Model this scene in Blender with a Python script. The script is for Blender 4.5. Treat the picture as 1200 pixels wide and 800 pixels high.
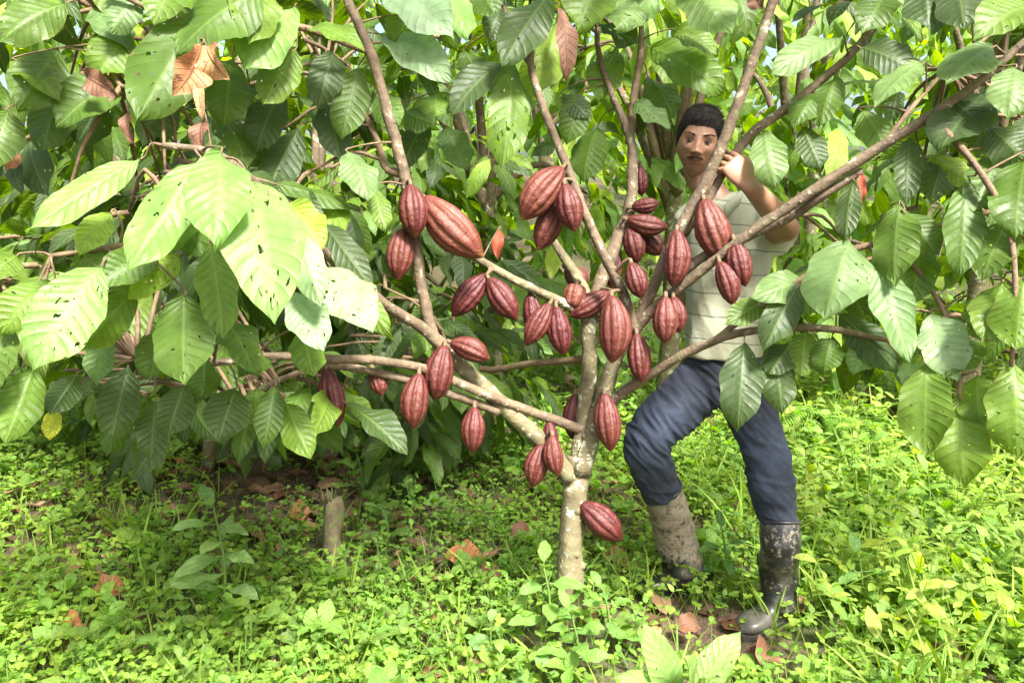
import bpy, math, random
import numpy as np
from mathutils import Vector, Matrix, noise as mnoise

# ------------------------------------------------------------------ camera, sky, sun, exposure
for o in list(bpy.data.objects):
    bpy.data.objects.remove(o)
scene = bpy.context.scene
COL = scene.collection
CAM_H, PITCH, FPX = 1.45, math.radians(10.1), 942.0
cam_d = bpy.data.cameras.new("camera")
cam_d.sensor_width = 36.0
cam_d.lens = 36.0 * FPX / 1200.0
cam_d.clip_start, cam_d.clip_end = 0.02, 500
cam = bpy.data.objects.new("camera", cam_d)
COL.objects.link(cam)
cam.location = (0, 0, CAM_H)
cam.rotation_euler = (math.pi / 2 - PITCH, 0, 0)
scene.camera = cam

SUN_EL, SUN_AZ = math.radians(54), math.radians(150)     # azimuth clockwise from +Y (north)
to_sun = Vector((math.cos(SUN_EL) * math.sin(SUN_AZ), math.cos(SUN_EL) * math.cos(SUN_AZ), math.sin(SUN_EL)))
world = bpy.data.worlds.new("World")
scene.world = world
world.use_nodes = True
wn = world.node_tree
sky = wn.nodes.new("ShaderNodeTexSky")
sky.sky_type = 'NISHITA'
sky.sun_disc = False
sky.sun_elevation = SUN_EL
sky.sun_rotation = SUN_AZ
sky.dust_density = 6.0
sky.air_density = 1.0
sky.ozone_density = 0.6
wn.links.new(sky.outputs[0], wn.nodes["Background"].inputs[0])
wn.nodes["Background"].inputs[1].default_value = 0.105
sun_d = bpy.data.lights.new("sun", 'SUN')
sun_d.energy = 4.4
sun_d.angle = math.radians(11)
sun_d.color = (1.0, 0.97, 0.925)
sun = bpy.data.objects.new("sun", sun_d)
COL.objects.link(sun)
sun.rotation_euler = to_sun.to_track_quat('Z', 'Y').to_euler()
vs = scene.view_settings
vs.view_transform = 'Standard'
vs.look = 'None'
vs.exposure = 2.05
vs.gamma = 1.0
vs.use_curve_mapping = False
scene.cycles.max_bounces = 8
scene.cycles.diffuse_bounces = 4
scene.cycles.transmission_bounces = 6
scene.cycles.transparent_max_bounces = 12
scene.cycles.use_denoising = True
scene.cycles.sample_clamp_indirect = 6.0

rs = np.random.RandomState(7)
random.seed(7)

# ------------------------------------------------------------------ helpers
CF = np.array((0, math.cos(PITCH), -math.sin(PITCH)))
CU = np.array((0, math.sin(PITCH), math.cos(PITCH)))
CR = np.array((1.0, 0, 0))
CP = np.array((0, 0, CAM_H))

def P(px, py, d):
    """the point of the place that stands d metres in front of the camera in that direction"""
    return CP + CF * d + CR * ((px - 600) / FPX * d) - CU * ((py - 400) / FPX * d)

def nrm(v):
    v = np.asarray(v, float)
    return v / (np.linalg.norm(v, axis=-1, keepdims=True) + 1e-12)

def ground_z(x, y):
    x = np.asarray(x, float); y = np.asarray(y, float)
    z = 0.018 * np.sin(x * 2.1 + 0.7) * np.cos(y * 1.7) + 0.012 * np.sin(x * 5.3 + y * 3.1)
    z = z + 0.055 * np.maximum(0, y - 4.2) + 0.10 * np.maximum(0, y - 7.5)
    z = z + 0.13 * np.exp(-((x - 0.17) / 0.24) ** 2 - ((y - 2.38) / 0.24) ** 2)
    z = z + 0.02 * np.maximum(0, -x - 0.5) * np.clip(y - 2.0, 0, 2)
    return z

def tag(o, label=None, cat=None, group=None, kind=None):
    if label: o['label'] = label
    if cat: o['category'] = cat
    if group: o['group'] = group
    if kind: o['kind'] = kind
    return o

def empty(name, loc):
    o = bpy.data.objects.new(name, None)
    o.empty_display_size = 0.1
    COL.objects.link(o)
    o.location = Vector(loc)
    return o

def origin_of(o):
    v = Vector((0, 0, 0))
    while o is not None:
        v = v + o.location
        o = o.parent
    return np.array(v)

def make(name, V, F, mat, parent=None, loc=None, smooth=True, uv=None, attrs=None):
    """V (n,3) world points; F list of faces or (m,4) array; uv (n,2) per vertex; attrs {name: (n,) or (n,3)}"""
    V = np.asarray(V, float)
    me = bpy.data.meshes.new(name)
    off = origin_of(parent) if parent is not None else (np.array(loc) if loc is not None else np.zeros(3))
    if isinstance(F, np.ndarray):
        m, k = F.shape
        me.vertices.add(len(V)); me.loops.add(m * k); me.polygons.add(m)
        me.vertices.foreach_set("co", (V - off).astype(np.float32).ravel())
        me.loops.foreach_set("vertex_index", F.astype(np.int32).ravel())
        me.polygons.foreach_set("loop_start", np.arange(0, m * k, k, dtype=np.int32))
        me.update(calc_edges=True)
    else:
        me.from_pydata((V - off).tolist(), [], [list(f) for f in F])
    if uv is not None:
        L = me.uv_layers.new(name="UVMap")
        idx = np.empty(len(me.loops), np.int32)
        me.loops.foreach_get("vertex_index", idx)
        L.data.foreach_set("uv", np.asarray(uv, np.float32)[idx].ravel())
    for k, a in (attrs or {}).items():
        a = np.asarray(a, np.float32)
        if a.ndim == 1:
            at = me.attributes.new(k, 'FLOAT', 'POINT'); at.data.foreach_set("value", a)
        else:
            at = me.attributes.new(k, 'FLOAT_COLOR', 'POINT')
            at.data.foreach_set("color", np.hstack([a, np.ones((len(a), 1), np.float32)]).ravel())
    me.polygons.foreach_set("use_smooth", np.full(len(me.polygons), smooth))
    me.validate()
    me.update()
    if mat: me.materials.append(mat)
    o = bpy.data.objects.new(name, me)
    COL.objects.link(o)
    if parent is not None:
        o.parent = parent
    elif loc is not None:
        o.location = Vector(loc)
    return o

def catmull(pts, n):
    pts = np.asarray(pts, float)
    if len(pts) == 2:
        t = np.linspace(0, 1, n)[:, None]
        return pts[0] * (1 - t) + pts[1] * t
    p = np.vstack([2 * pts[0] - pts[1], pts, 2 * pts[-1] - pts[-2]])
    m = len(pts) - 1
    out = []
    for u in np.linspace(0, m, n):
        i = min(int(u), m - 1); t = u - i
        a, b, c, d = p[i], p[i + 1], p[i + 2], p[i + 3]
        out.append(0.5 * (2 * b + (c - a) * t + (2 * a - 5 * b + 4 * c - d) * t * t + (3 * b - a - 3 * c + d) * t ** 3))
    return np.array(out)

def frames(C):
    T = nrm(np.gradient(C, axis=0))
    ref = np.array((0, 0, 1.0)) if abs(T[0][2]) < 0.9 else np.array((1.0, 0, 0))
    X = nrm(np.cross(ref, T[0]))
    Xs = []
    for t in T:
        X = nrm(X - t * np.dot(X, t)); Xs.append(X)
    Xs = np.array(Xs)
    return T, Xs, np.cross(T, Xs)

class MB:
    """collects tubes and lofts that end up in ONE mesh"""
    def __init__(self):
        self.V, self.F, self.n = [], [], 0
    def add(self, V, F):
        self.V.append(np.asarray(V, float)); self.F += [[i + self.n for i in f] for f in F]; self.n += len(V)
        return self
    def rings(self, R, cap=True):
        R = np.asarray(R, float); m, k, _ = R.shape
        F = []
        for i in range(m - 1):
            for j in range(k):
                F.append((i * k + j, i * k + (j + 1) % k, (i + 1) * k + (j + 1) % k, (i + 1) * k + j))
        V = R.reshape(-1, 3)
        if cap:
            V = np.vstack([V, R[0].mean(0), R[-1].mean(0)])
            a, b = m * k, m * k + 1
            for j in range(k):
                F.append((a, (j + 1) % k, j)); F.append((b, (m - 1) * k + j, (m - 1) * k + (j + 1) % k))
        return self.add(V, F)
    def tube(self, pts, rad, seg=8, n=None, knob=0.0, seed=0, round_ends=False):
        pts = np.asarray(pts, float)
        n = n or max(2, 5 * (len(pts) - 1))
        C = catmull(pts, n)
        r = np.interp(np.linspace(0, 1, n), np.linspace(0, 1, len(rad)), rad)
        if round_ends:
            T0 = nrm(C[1] - C[0]); T1 = nrm(C[-1] - C[-2])
            pre = [C[0] - T0 * r[0] * k for k in (0.98, 0.8, 0.45)]; post = [C[-1] + T1 * r[-1] * k for k in (0.45, 0.8, 0.98)]
            q = [0.2, 0.6, 0.89]
            C = np.vstack([pre, C, post]); r = np.concatenate([[r[0] * a for a in q], r, [r[-1] * a for a in q[::-1]]])
        T, X, Y = frames(C)
        a = np.linspace(0, 2 * math.pi, seg, endpoint=False)
        R = []
        for i in range(len(C)):
            rr = np.full(seg, r[i])
            if knob:
                for j in range(seg):
                    rr[j] *= 1 + knob * mnoise.noise(Vector((math.cos(a[j]) * 1.3 + seed, math.sin(a[j]) * 1.3, i * 0.55)))
            R.append(C[i] + np.outer(np.cos(a) * rr, X[i]) + np.outer(np.sin(a) * rr, Y[i]))
        return self.rings(R)
    def loft(self, secs, seg=28, n=None, power=2.3):
        """secs: (center, half width along X, half depth along Y, X axis, Y axis)"""
        m = len(secs); n = n or 6 * (m - 1) + 1
        u = np.linspace(0, m - 1, n)
        c = catmull([s[0] for s in secs], n)
        a_ = np.maximum(catmull([[s[1], s[2], 0] for s in secs], n), 0.001)
        X = nrm(catmull([s[3] for s in secs], n)); Y = nrm(catmull([s[4] for s in secs], n))
        th = np.linspace(0, 2 * math.pi, seg, endpoint=False)
        cx = np.sign(np.cos(th)) * np.abs(np.cos(th)) ** (2 / power); cy = np.sign(np.sin(th)) * np.abs(np.sin(th)) ** (2 / power)
        R = [c[i] + np.outer(cx * a_[i][0], X[i]) + np.outer(cy * a_[i][1], Y[i]) for i in range(n)]
        return self.rings(R)
    def ell(self, c, r, rot=None, nu=20, nv=14):
        u = np.linspace(0, 2 * math.pi, nu, endpoint=False); v = np.linspace(0.02, math.pi - 0.02, nv)
        R = np.array([[(math.sin(b) * math.cos(a), math.sin(b) * math.sin(a), math.cos(b)) for a in u] for b in v]) * np.asarray(r)
        if rot is not None: R = R @ np.asarray(rot).T
        return self.rings(R + np.asarray(c))
    def arrays(self):
        return np.vstack(self.V), self.F
    def build(self, name, mat, parent=None, loc=None, **k):
        V, F = self.arrays()
        return make(name, V, F, mat, parent, loc, **k)

def fused(mb, voxel, smooth=4, fac=0.5):
    """one continuous surface out of overlapping volumes"""
    V, F = mb.arrays()
    me = bpy.data.meshes.new("fused"); me.from_pydata(V.tolist(), [], F)
    o = bpy.data.objects.new("fused", me); COL.objects.link(o)
    m = o.modifiers.new("r", 'REMESH'); m.mode = 'VOXEL'; m.voxel_size = voxel
    s = o.modifiers.new("s", 'SMOOTH'); s.factor = fac; s.iterations = smooth
    bpy.context.view_layer.update()
    ev = o.evaluated_get(bpy.context.evaluated_depsgraph_get())
    m2 = ev.to_mesh()
    n = len(m2.vertices); co = np.empty(n * 3, np.float32); m2.vertices.foreach_get("co", co)
    no = np.empty(n * 3, np.float32); m2.vertices.foreach_get("normal", no)
    Fs = [tuple(p.vertices) for p in m2.polygons]
    ev.to_mesh_clear()
    bpy.data.objects.remove(o); bpy.data.meshes.remove(me)
    return co.reshape(-1, 3).astype(float), no.reshape(-1, 3).astype(float), Fs

# ------------------------------------------------------------------ node helpers
class NT:
    def __init__(self, name):
        self.m = bpy.data.materials.new(name); self.m.use_nodes = True
        self.t = self.m.node_tree; self.b = self.t.nodes["Principled BSDF"]; self.out = self.t.nodes["Material Output"]
    def n(self, kind, **kw):
        nd = self.t.nodes.new(kind)
        for k, v in kw.items():
            setattr(nd, k, v)
        return nd
    def link(self, a, b): self.t.links.new(a, b)
    def val(self, sock, v):
        if hasattr(v, 'is_linked'): self.link(v, sock)
        else: sock.default_value = v
    def math(self, op, a, b=0.0, c=0.0, clamp=False):
        nd = self.n("ShaderNodeMath", operation=op, use_clamp=clamp)
        self.val(nd.inputs[0], a); self.val(nd.inputs[1], b); self.val(nd.inputs[2], c)
        return nd.outputs[0]
    def mix(self, f, a, b, mode='MIX'):
        nd = self.n("ShaderNodeMix", data_type='RGBA', blend_type=mode)
        self.val(nd.inputs[0], f)
        self.val(nd.inputs[6], a if hasattr(a, 'is_linked') or len(a) == 4 else (*a, 1))
        self.val(nd.inputs[7], b if hasattr(b, 'is_linked') or len(b) == 4 else (*b, 1))
        return nd.outputs[2]
    def ramp(self, f, lo, hi):
        nd = self.n("ShaderNodeMapRange", interpolation_type='SMOOTHSTEP')
        self.val(nd.inputs[0], f); nd.inputs[1].default_value = lo; nd.inputs[2].default_value = hi
        return nd.outputs[0]
    def noise(self, vec, scale, detail=3, rough=0.55):
        nd = self.n("ShaderNodeTexNoise"); nd.inputs["Scale"].default_value = scale
        nd.inputs["Detail"].default_value = detail; nd.inputs["Roughness"].default_value = rough
        if vec is not None: self.link(vec, nd.inputs["Vector"])
        return nd.outputs[0]
    def obj(self): return self.n("ShaderNodeTexCoord").outputs["Object"]
    def attr(self, name, col=False):
        nd = self.n("ShaderNodeAttribute", attribute_name=name)
        return nd.outputs["Color"] if col else nd.outputs["Fac"]
    def bump(self, h, strength, dist):
        nd = self.n("ShaderNodeBump"); nd.inputs["Strength"].default_value = strength; nd.inputs["Distance"].default_value = dist
        self.link(h, nd.inputs["Height"]); self.link(nd.outputs[0], self.b.inputs["Normal"])
        return nd.outputs[0]
    def set(self, **kw):
        for k, v in kw.items(): self.val(self.b.inputs[k.replace('_', ' ')], v)
        return self

def leaf_material(name, veins, trans, rough, holes=True, bump=0.6):
    m = NT(name)
    tint = m.attr("tint", True); rnd = m.attr("rnd")
    uv = m.n("ShaderNodeUVMap").outputs[0]
    sp = m.n("ShaderNodeSeparateXYZ"); m.link(uv, sp.inputs[0])
    a = m.math('ABSOLUTE', sp.outputs[0]); t = sp.outputs[1]
    ph = m.math('MULTIPLY', m.math('SUBTRACT', t, m.math('MULTIPLY', m.math('POWER', a, 1.25), 0.15)), veins)
    tri = m.math('ABSOLUTE', m.math('SINE', m.math('MULTIPLY', ph, math.pi)))
    vein = m.math('MULTIPLY', m.math('SUBTRACT', 1.0, m.ramp(tri, 0.02, 0.2)), m.math('SUBTRACT', 1.0, m.ramp(a, 0.55, 1.0)))
    rib = m.math('SUBTRACT', 1.0, m.ramp(a, 0.025, 0.075))
    vv = m.math('MAXIMUM', m.math('MULTIPLY', vein, 0.55), rib)
    cb = m.n("ShaderNodeCombineXYZ"); m.link(sp.outputs[0], cb.inputs[0]); m.link(m.math('MULTIPLY', t, 3.0), cb.inputs[1])
    m.link(m.math('MULTIPLY', rnd, 37.0), cb.inputs[2])
    v3 = cb.outputs[0]
    n1 = m.noise(v3, 2.2, 3); n2 = m.noise(v3, 9.0, 3)
    hs = m.n("ShaderNodeHueSaturation"); m.link(tint, hs.inputs["Color"])
    m.link(m.math('ADD', 0.35, m.math('MULTIPLY', n1, 1.3)), hs.inputs["Value"])
    pale = m.mix(0.35, hs.outputs[0], (0.26, 0.38, 0.10))
    col = m.mix(m.math('MULTIPLY', vv, 0.6), hs.outputs[0], pale)
    # dead brown margin and spots
    edge = m.math('MULTIPLY', m.ramp(m.math('ADD', a, m.math('MULTIPLY', m.math('SUBTRACT', n2, 0.5), 0.7)), 0.93, 1.08), m.ramp(rnd, 0.45, 0.9))
    spot = m.ramp(n2, 0.68, 0.74)
    col = m.mix(m.math('MAXIMUM', m.math('MULTIPLY', edge, 0.75), m.math('MULTIPLY', spot, 0.6)), col, (0.16, 0.10, 0.035))
    geo = m.n("ShaderNodeNewGeometry")
    under = m.mix(0.2, col, (0.14, 0.22, 0.06))
    col = m.mix(geo.outputs["Backfacing"], col, under)
    m.set(Base_Color=col, Specular_IOR_Level=0.3)
    m.val(m.b.inputs["Roughness"], m.math('ADD', rough, m.math('MULTIPLY', n1, 0.2)))
    h = m.math('ADD', m.math('MULTIPLY', m.math('POWER', tri, 0.6), m.ramp(a, 0.02, 0.3)), m.math('MULTIPLY', n2, 0.35))
    nb = m.bump(h, bump, 0.004)
    tr = m.n("ShaderNodeBsdfTranslucent")
    tc = m.n("ShaderNodeHueSaturation"); tc.inputs["Saturation"].default_value = 1.12; tc.inputs["Value"].default_value = 1.9
    m.link(m.mix(0.3, col, (0.19, 0.30, 0.02)), tc.inputs["Color"])
    m.link(tc.outputs[0], tr.inputs[0]); m.link(nb, tr.inputs[1])
    mx = m.n("ShaderNodeMixShader"); mx.inputs[0].default_value = trans
    m.link(m.b.outputs[0], mx.inputs[1]); m.link(tr.outputs[0], mx.inputs[2])
    last = mx.outputs[0]
    if holes:
        cb2 = m.n("ShaderNodeCombineXYZ"); m.link(sp.outputs[0], cb2.inputs[0]); m.link(m.math('MULTIPLY', t, 2.6), cb2.inputs[1])
        m.link(m.math('MULTIPLY', rnd, 91.0), cb2.inputs[2])
        big = m.noise(cb2.outputs[0], 5.5, 2, 0.4)
        hole = m.math('GREATER_THAN', m.math('ADD', big, m.math('MULTIPLY', m.ramp(rnd, 0.3, 1.0), 0.06)), 0.735)
        tp = m.n("ShaderNodeBsdfTransparent")
        m2 = m.n("ShaderNodeMixShader"); m.link(hole, m2.inputs[0]); m.link(last, m2.inputs[1]); m.link(tp.outputs[0], m2.inputs[2])
        last = m2.outputs[0]
    m.link(last, m.out.inputs[0])
    return m.m

M_LEAF = leaf_material("cocoa_leaf", 10.5, 0.40, 0.36, bump=0.55)
M_BGLEAF = leaf_material("far_cocoa_leaf", 9.5, 0.48, 0.40, holes=False, bump=0.4)
M_HERB = leaf_material("herb_leaf", 6.0, 0.44, 0.45, holes=False, bump=0.3)

def dry_material():
    m = NT("dry_leaf")
    tint = m.attr("tint", True)
    o = m.obj(); n1 = m.noise(o, 25, 4)
    hs = m.n("ShaderNodeHueSaturation"); m.link(tint, hs.inputs["Color"]); m.link(m.math('ADD', 0.55, m.math('MULTIPLY', n1, 0.9)), hs.inputs["Value"])
    sp = m.n("ShaderNodeSeparateXYZ"); m.link(m.n("ShaderNodeUVMap").outputs[0], sp.inputs[0])
    a = m.math('ABSOLUTE', sp.outputs[0])
    tri = m.math('ABSOLUTE', m.math('SINE', m.math('MULTIPLY', m.math('SUBTRACT', sp.outputs[1], m.math('MULTIPLY', a, 0.15)), 31.0)))
    vn = m.math('MAXIMUM', m.math('SUBTRACT', 1.0, m.ramp(tri, 0.03, 0.3)), m.math('SUBTRACT', 1.0, m.ramp(a, 0.03, 0.1)))
    cc = m.mix(m.math('MULTIPLY', vn, 0.55), hs.outputs[0], (0.09, 0.04, 0.02))
    cc = m.mix(m.ramp(m.noise(o, 45, 4, 0.7), 0.55, 0.72), cc, (0.07, 0.035, 0.02))
    m.set(Base_Color=cc, Roughness=0.65)
    m.bump(m.math('SUBTRACT', m.noise(o, 60, 3), vn), 0.6, 0.004)
    tr = m.n("ShaderNodeBsdfTranslucent"); m.link(cc, tr.inputs[0])
    mx = m.n("ShaderNodeMixShader"); mx.inputs[0].default_value = 0.25
    m.link(m.b.outputs[0], mx.inputs[1]); m.link(tr.outputs[0], mx.inputs[2]); m.link(mx.outputs[0], m.out.inputs[0])
    return m.m
M_DRY = dry_material()

def bark_material(name, c1, c2, lichen, amount):
    m = NT(name)
    o = m.obj()
    n1 = m.noise(o, 14, 5, 0.65); n2 = m.noise(o, 55, 4, 0.6); n3 = m.noise(o, 28, 4, 0.7)
    c = m.mix(m.ramp(n1, 0.3, 0.7), c1, c2)
    c = m.mix(m.math('MULTIPLY', m.ramp(n2, 0.35, 0.75), 0.5), c, (0.045, 0.032, 0.02))
    c = m.mix(m.ramp(n3, 0.62 - amount, 0.70 - amount), c, lichen)
    c = m.mix(m.ramp(m.noise(o, 41, 3), 0.66 - amount * 0.3, 0.70 - amount * 0.3), c, (0.10, 0.13, 0.045))
    m.set(Base_Color=c, Roughness=0.8)
    m.bump(m.math('ADD', n1, m.math('MULTIPLY', n2, 0.7)), 0.9, 0.008)
    return m.m
M_TRUNK = bark_material("lichen_bark", (0.095, 0.080, 0.038), (0.20, 0.172, 0.085), (0.38, 0.39, 0.28), 0.06)
M_BRANCH = bark_material("branch_bark", (0.090, 0.062, 0.036), (0.165, 0.118, 0.067), (0.30, 0.29, 0.20), 0.035)
M_TWIG = bark_material("young_bark", (0.11, 0.065, 0.035), (0.17, 0.115, 0.055), (0.22, 0.19, 0.11), -0.03)

def pod_material():
    m = NT("pod_husk")
    fur = m.attr("furrow"); tone = m.attr("tone"); along = m.attr("along"); o = m.obj()
    n1 = m.noise(o, 30, 4, 0.6); n2 = m.noise(o, 130, 3)
    red = m.mix(tone, (0.040, 0.0040, 0.0055), (0.105, 0.029, 0.016))
    red = m.mix(m.ramp(n1, 0.35, 0.75), red, m.mix(0.4, red, (0.125, 0.030, 0.026)))
    pale = m.mix(tone, (0.135, 0.036, 0.030), (0.20, 0.088, 0.050))
    c = m.mix(m.math('MULTIPLY', m.ramp(fur, 0.55, 1.0), m.math('ADD', 0.2, m.math('MULTIPLY', n1, 0.65))), red, pale)
    c = m.mix(m.math('MAXIMUM', m.math('MULTIPLY', m.ramp(n2, 0.6, 0.75), 0.6), m.math('MULTIPLY', m.ramp(m.noise(o, 17, 4, 0.7), 0.6, 0.72), 0.7)), c, (0.045, 0.012, 0.010))
    c = m.mix(m.math('MULTIPLY', m.ramp(m.math('ADD', along, m.math('MULTIPLY', n1, 0.2)), 1.02, 1.14), m.math('MULTIPLY', tone, 0.8)), c, (0.34, 0.22, 0.05))
    m.set(Base_Color=c, Roughness=m.math('ADD', 0.40, m.math('MULTIPLY', n2, 0.2)), Specular_IOR_Level=0.32)
    m.bump(m.math('ADD', m.math('MULTIPLY', n1, 0.9), m.math('MULTIPLY', n2, 0.6)), 0.8, 0.006)
    return m.m
M_POD = pod_material()

def soil_material():
    m = NT("soil")
    o = m.obj(); n1 = m.noise(o, 1.2, 5); n2 = m.noise(o, 14, 5, 0.65); n3 = m.noise(o, 60, 4)
    c = m.mix(m.ramp(n2, 0.3, 0.7), (0.055, 0.034, 0.02), (0.14, 0.088, 0.05))
    c = m.mix(m.ramp(n3, 0.55, 0.75), c, (0.20, 0.14, 0.08))
    c = m.mix(m.math('MULTIPLY', m.ramp(n1, 0.4, 0.6), 0.55), c, (0.05, 0.085, 0.02))
    m.set(Base_Color=c, Roughness=0.95)
    m.bump(m.math('ADD', n2, n3), 1.0, 0.03)
    return m.m
M_SOIL = soil_material()

# ------------------------------------------------------------------ leaves
PROF = {
    'cocoa': ([0, .04, .12, .25, .40, .55, .68, .80, .88, .93, .97, 1], [.03, .2, .5, .80, .97, 1, .93, .72, .47, .25, .09, .005]),
    'oval': ([0, .06, .2, .4, .6, .8, .92, 1], [.08, .45, .85, 1, .9, .58, .25, .01]),
    'round': ([0, .05, .2, .45, .7, .88, .96, 1], [.3, .6, .92, 1, .95, .68, .4, .1]),
    'blade': ([0, .1, .4, .75, 1], [.7, .9, 1, .65, .02]),
    'strip': ([0, 1], [1, .6]),
}
class Leaves:
    def __init__(self): self.rows = []
    def add(self, base, tip, W, normal, tint, bow=0.08, fold=0.15, wave=0.06, rnd=None, twist=0.0):
        self.rows.append((*base, *tip, *normal, W, bow, fold, wave, *tint, random.random() if rnd is None else rnd, twist))
    def extend(self, base, tip, W, normal, tint, bow, fold, wave, rnd, twist=None):
        n = len(base)
        f = lambda v: np.broadcast_to(np.asarray(v, float), (n,))[:, None]
        self.rows += list(np.hstack([base, tip, normal, f(W), f(bow), f(fold), f(wave), np.broadcast_to(tint, (n, 3)), f(rnd), f(0 if twist is None else twist)]))
    def arrays(self, prof='cocoa', nt=10, ns=4, ridge=0.0, veins=10.5):
        R = np.array(self.rows, float); n = len(R)
        base, tip, nh = R[:, 0:3], R[:, 3:6], R[:, 6:9]
        W, bow, fold, wave, tint, rnd, twist = R[:, 9], R[:, 10], R[:, 11], R[:, 12], R[:, 13:16], R[:, 16], R[:, 17]
        L = np.linalg.norm(tip - base, axis=1); T = nrm(tip - base)
        N = nrm(nh - T * np.sum(nh * T, 1, keepdims=True)); B = np.cross(N, T)
        t = np.linspace(0, 1, nt + 1); s = np.linspace(-1, 1, ns + 1)
        w = np.interp(t, *PROF[prof])
        tt, ss = np.meshgrid(t, s, indexing='ij'); ww = w[:, None] * np.ones_like(ss)
        tt, ss, ww = [q.ravel()[None, :] for q in (tt, ss, ww)]
        q = lambda v: v[:, None]
        ph = q(rnd) * 40
        side = ss * ww * q(W) * (1 + 0.06 * np.sin(tt * 17 + ph) * np.abs(ss))
        up = q(bow * L) * (4 * tt * (1 - tt)) + np.abs(ss) * ww * q(W * fold)
        up = up + q(wave * W) * (np.sin(tt * 13 + ph + 1.5 * np.sign(ss)) * ss ** 2 + 0.8 * np.sin(tt * 6 + ph * 1.7) * ss)
        if ridge:
            up = up + q(W) * ridge * (np.abs(np.sin(np.pi * veins * (tt - 0.15 * np.abs(ss) ** 1.25))) ** 0.7 - 0.5) * np.minimum(1, np.abs(ss) * 4) * ww
        an = q(twist) * (tt - 0.3)
        sd = side * np.cos(an) - up * 0 ; ud = up + side * np.sin(an)
        V = base[:, None, :] + T[:, None, :] * (q(L) * tt)[..., None] + B[:, None, :] * sd[..., None] + N[:, None, :] * ud[..., None]
        m = V.shape[1]
        i, j = np.meshgrid(np.arange(nt), np.arange(ns), indexing='ij'); k = (i * (ns + 1) + j).ravel()
        f = np.stack([k, k + 1, k + ns + 2, k + ns + 1], 1)
        F = (f[None] + (np.arange(n) * m)[:, None, None]).reshape(-1, 4)
        uv = np.broadcast_to(np.stack([ss[0], tt[0]], 1)[None], (n, m, 2)).reshape(-1, 2)
        return V.reshape(-1, 3), F, uv, np.repeat(tint, m, 0), np.repeat(rnd, m)
    def build(self, name, mat, parent=None, loc=None, **k):
        return build_leaf_arrays(name, [self.arrays(**k)], mat, parent, loc)

def build_leaf_arrays(name, parts, mat, parent=None, loc=None):
    off = 0; Fs = []
    for p in parts:
        Fs.append(p[1] + off); off += len(p[0])
    return make(name, np.vstack([p[0] for p in parts]), np.vstack(Fs), mat, parent, loc, uv=np.vstack([p[2] for p in parts]),
                attrs={'tint': np.vstack([p[3] for p in parts]), 'rnd': np.concatenate([p[4] for p in parts])})

TINT = dict(  # dark and grey also paint shaded leaves, bright and white also highlights
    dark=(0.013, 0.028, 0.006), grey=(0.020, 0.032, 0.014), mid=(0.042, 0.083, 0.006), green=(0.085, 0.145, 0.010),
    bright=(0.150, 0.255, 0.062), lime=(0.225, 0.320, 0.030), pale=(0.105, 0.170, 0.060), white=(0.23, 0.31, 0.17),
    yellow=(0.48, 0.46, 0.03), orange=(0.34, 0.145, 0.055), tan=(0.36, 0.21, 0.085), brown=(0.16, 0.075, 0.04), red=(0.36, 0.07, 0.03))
def jitter(c, a=0.18):
    k = 1 + random.uniform(-a, a)
    return (c[0] * k * (1 + random.uniform(-a, a) * 0.6), c[1] * k, c[2] * k * (1 + random.uniform(-a, a)))
def pick(pal):
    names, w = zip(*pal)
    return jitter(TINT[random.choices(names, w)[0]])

PETIOLES = {}
def spray(lv, twig, origin, d, n, size, pal, droop=0.55, spread=0.9):
    """a leafy shoot: leaves set alternately along it, hanging from short stalks"""
    d = nrm(d); side = nrm(np.cross(d, (0, 0, 1.0)) + 1e-6)
    L = size * (0.5 + 0.13 * n)
    end = origin + d * L * 0.75 + np.array((0, 0, -0.12 * L))
    mid = (origin + end) / 2 + np.array((0, 0, 0.05 * L))
    if twig is not None:
        twig.tube([origin, mid, end], [0.006 + size * 0.012, 0.004], seg=5, n=4)
    for i in range(n):
        u = (i + 0.6) / n
        p = origin * (1 - u) + end * u + np.array((0, 0, 0.05 * L * 4 * u * (1 - u)))
        sg = 1 if i % 2 else -1
        ld = nrm(d * (0.35 + 0.6 * u) + side * sg * spread * random.uniform(0.4, 1.1) + np.array((0, 0, -1.0)) * droop * random.uniform(0.5, 2.3) + rs.normal(0, 0.16, 3))
        s = size * random.uniform(0.7, 1.15)
        b = p + ld * 0.03
        nh = np.array((0, 0, 0.8)) + d * 0.7 + rs.normal(0, 0.33, 3)
        lv.add(b, b + ld * s, s * random.uniform(0.14, 0.205), nh, pick(pal), bow=random.uniform(0.0, 0.19), fold=random.uniform(-0.35, 0.45), wave=random.uniform(0.05, 0.20), twist=random.uniform(-0.9, 0.9))
        if twig is not None:
            twig.tube([p, b + ld * 0.012], [0.0028, 0.0022], seg=4, n=2)

# ------------------------------------------------------------------ ground
nx, ny = 150, 150
gx = np.linspace(-1, 1, nx); gx = np.sign(gx) * (np.abs(gx) ** 1.9) * 60
gy = np.linspace(0, 1, ny) ** 1.9 * 95 - 8
XX, YY = np.meshgrid(gx, gy, indexing='ij')
ZZ = ground_z(XX, np.minimum(YY, 22))
kk = (np.arange(nx - 1)[:, None] * ny + np.arange(ny - 1)[None]).ravel()
tag(make("ground", np.stack([XX, YY, ZZ], -1).reshape(-1, 3), np.stack([kk, kk + ny, kk + ny + 1, kk + 1], 1), M_SOIL), kind='structure')

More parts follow.
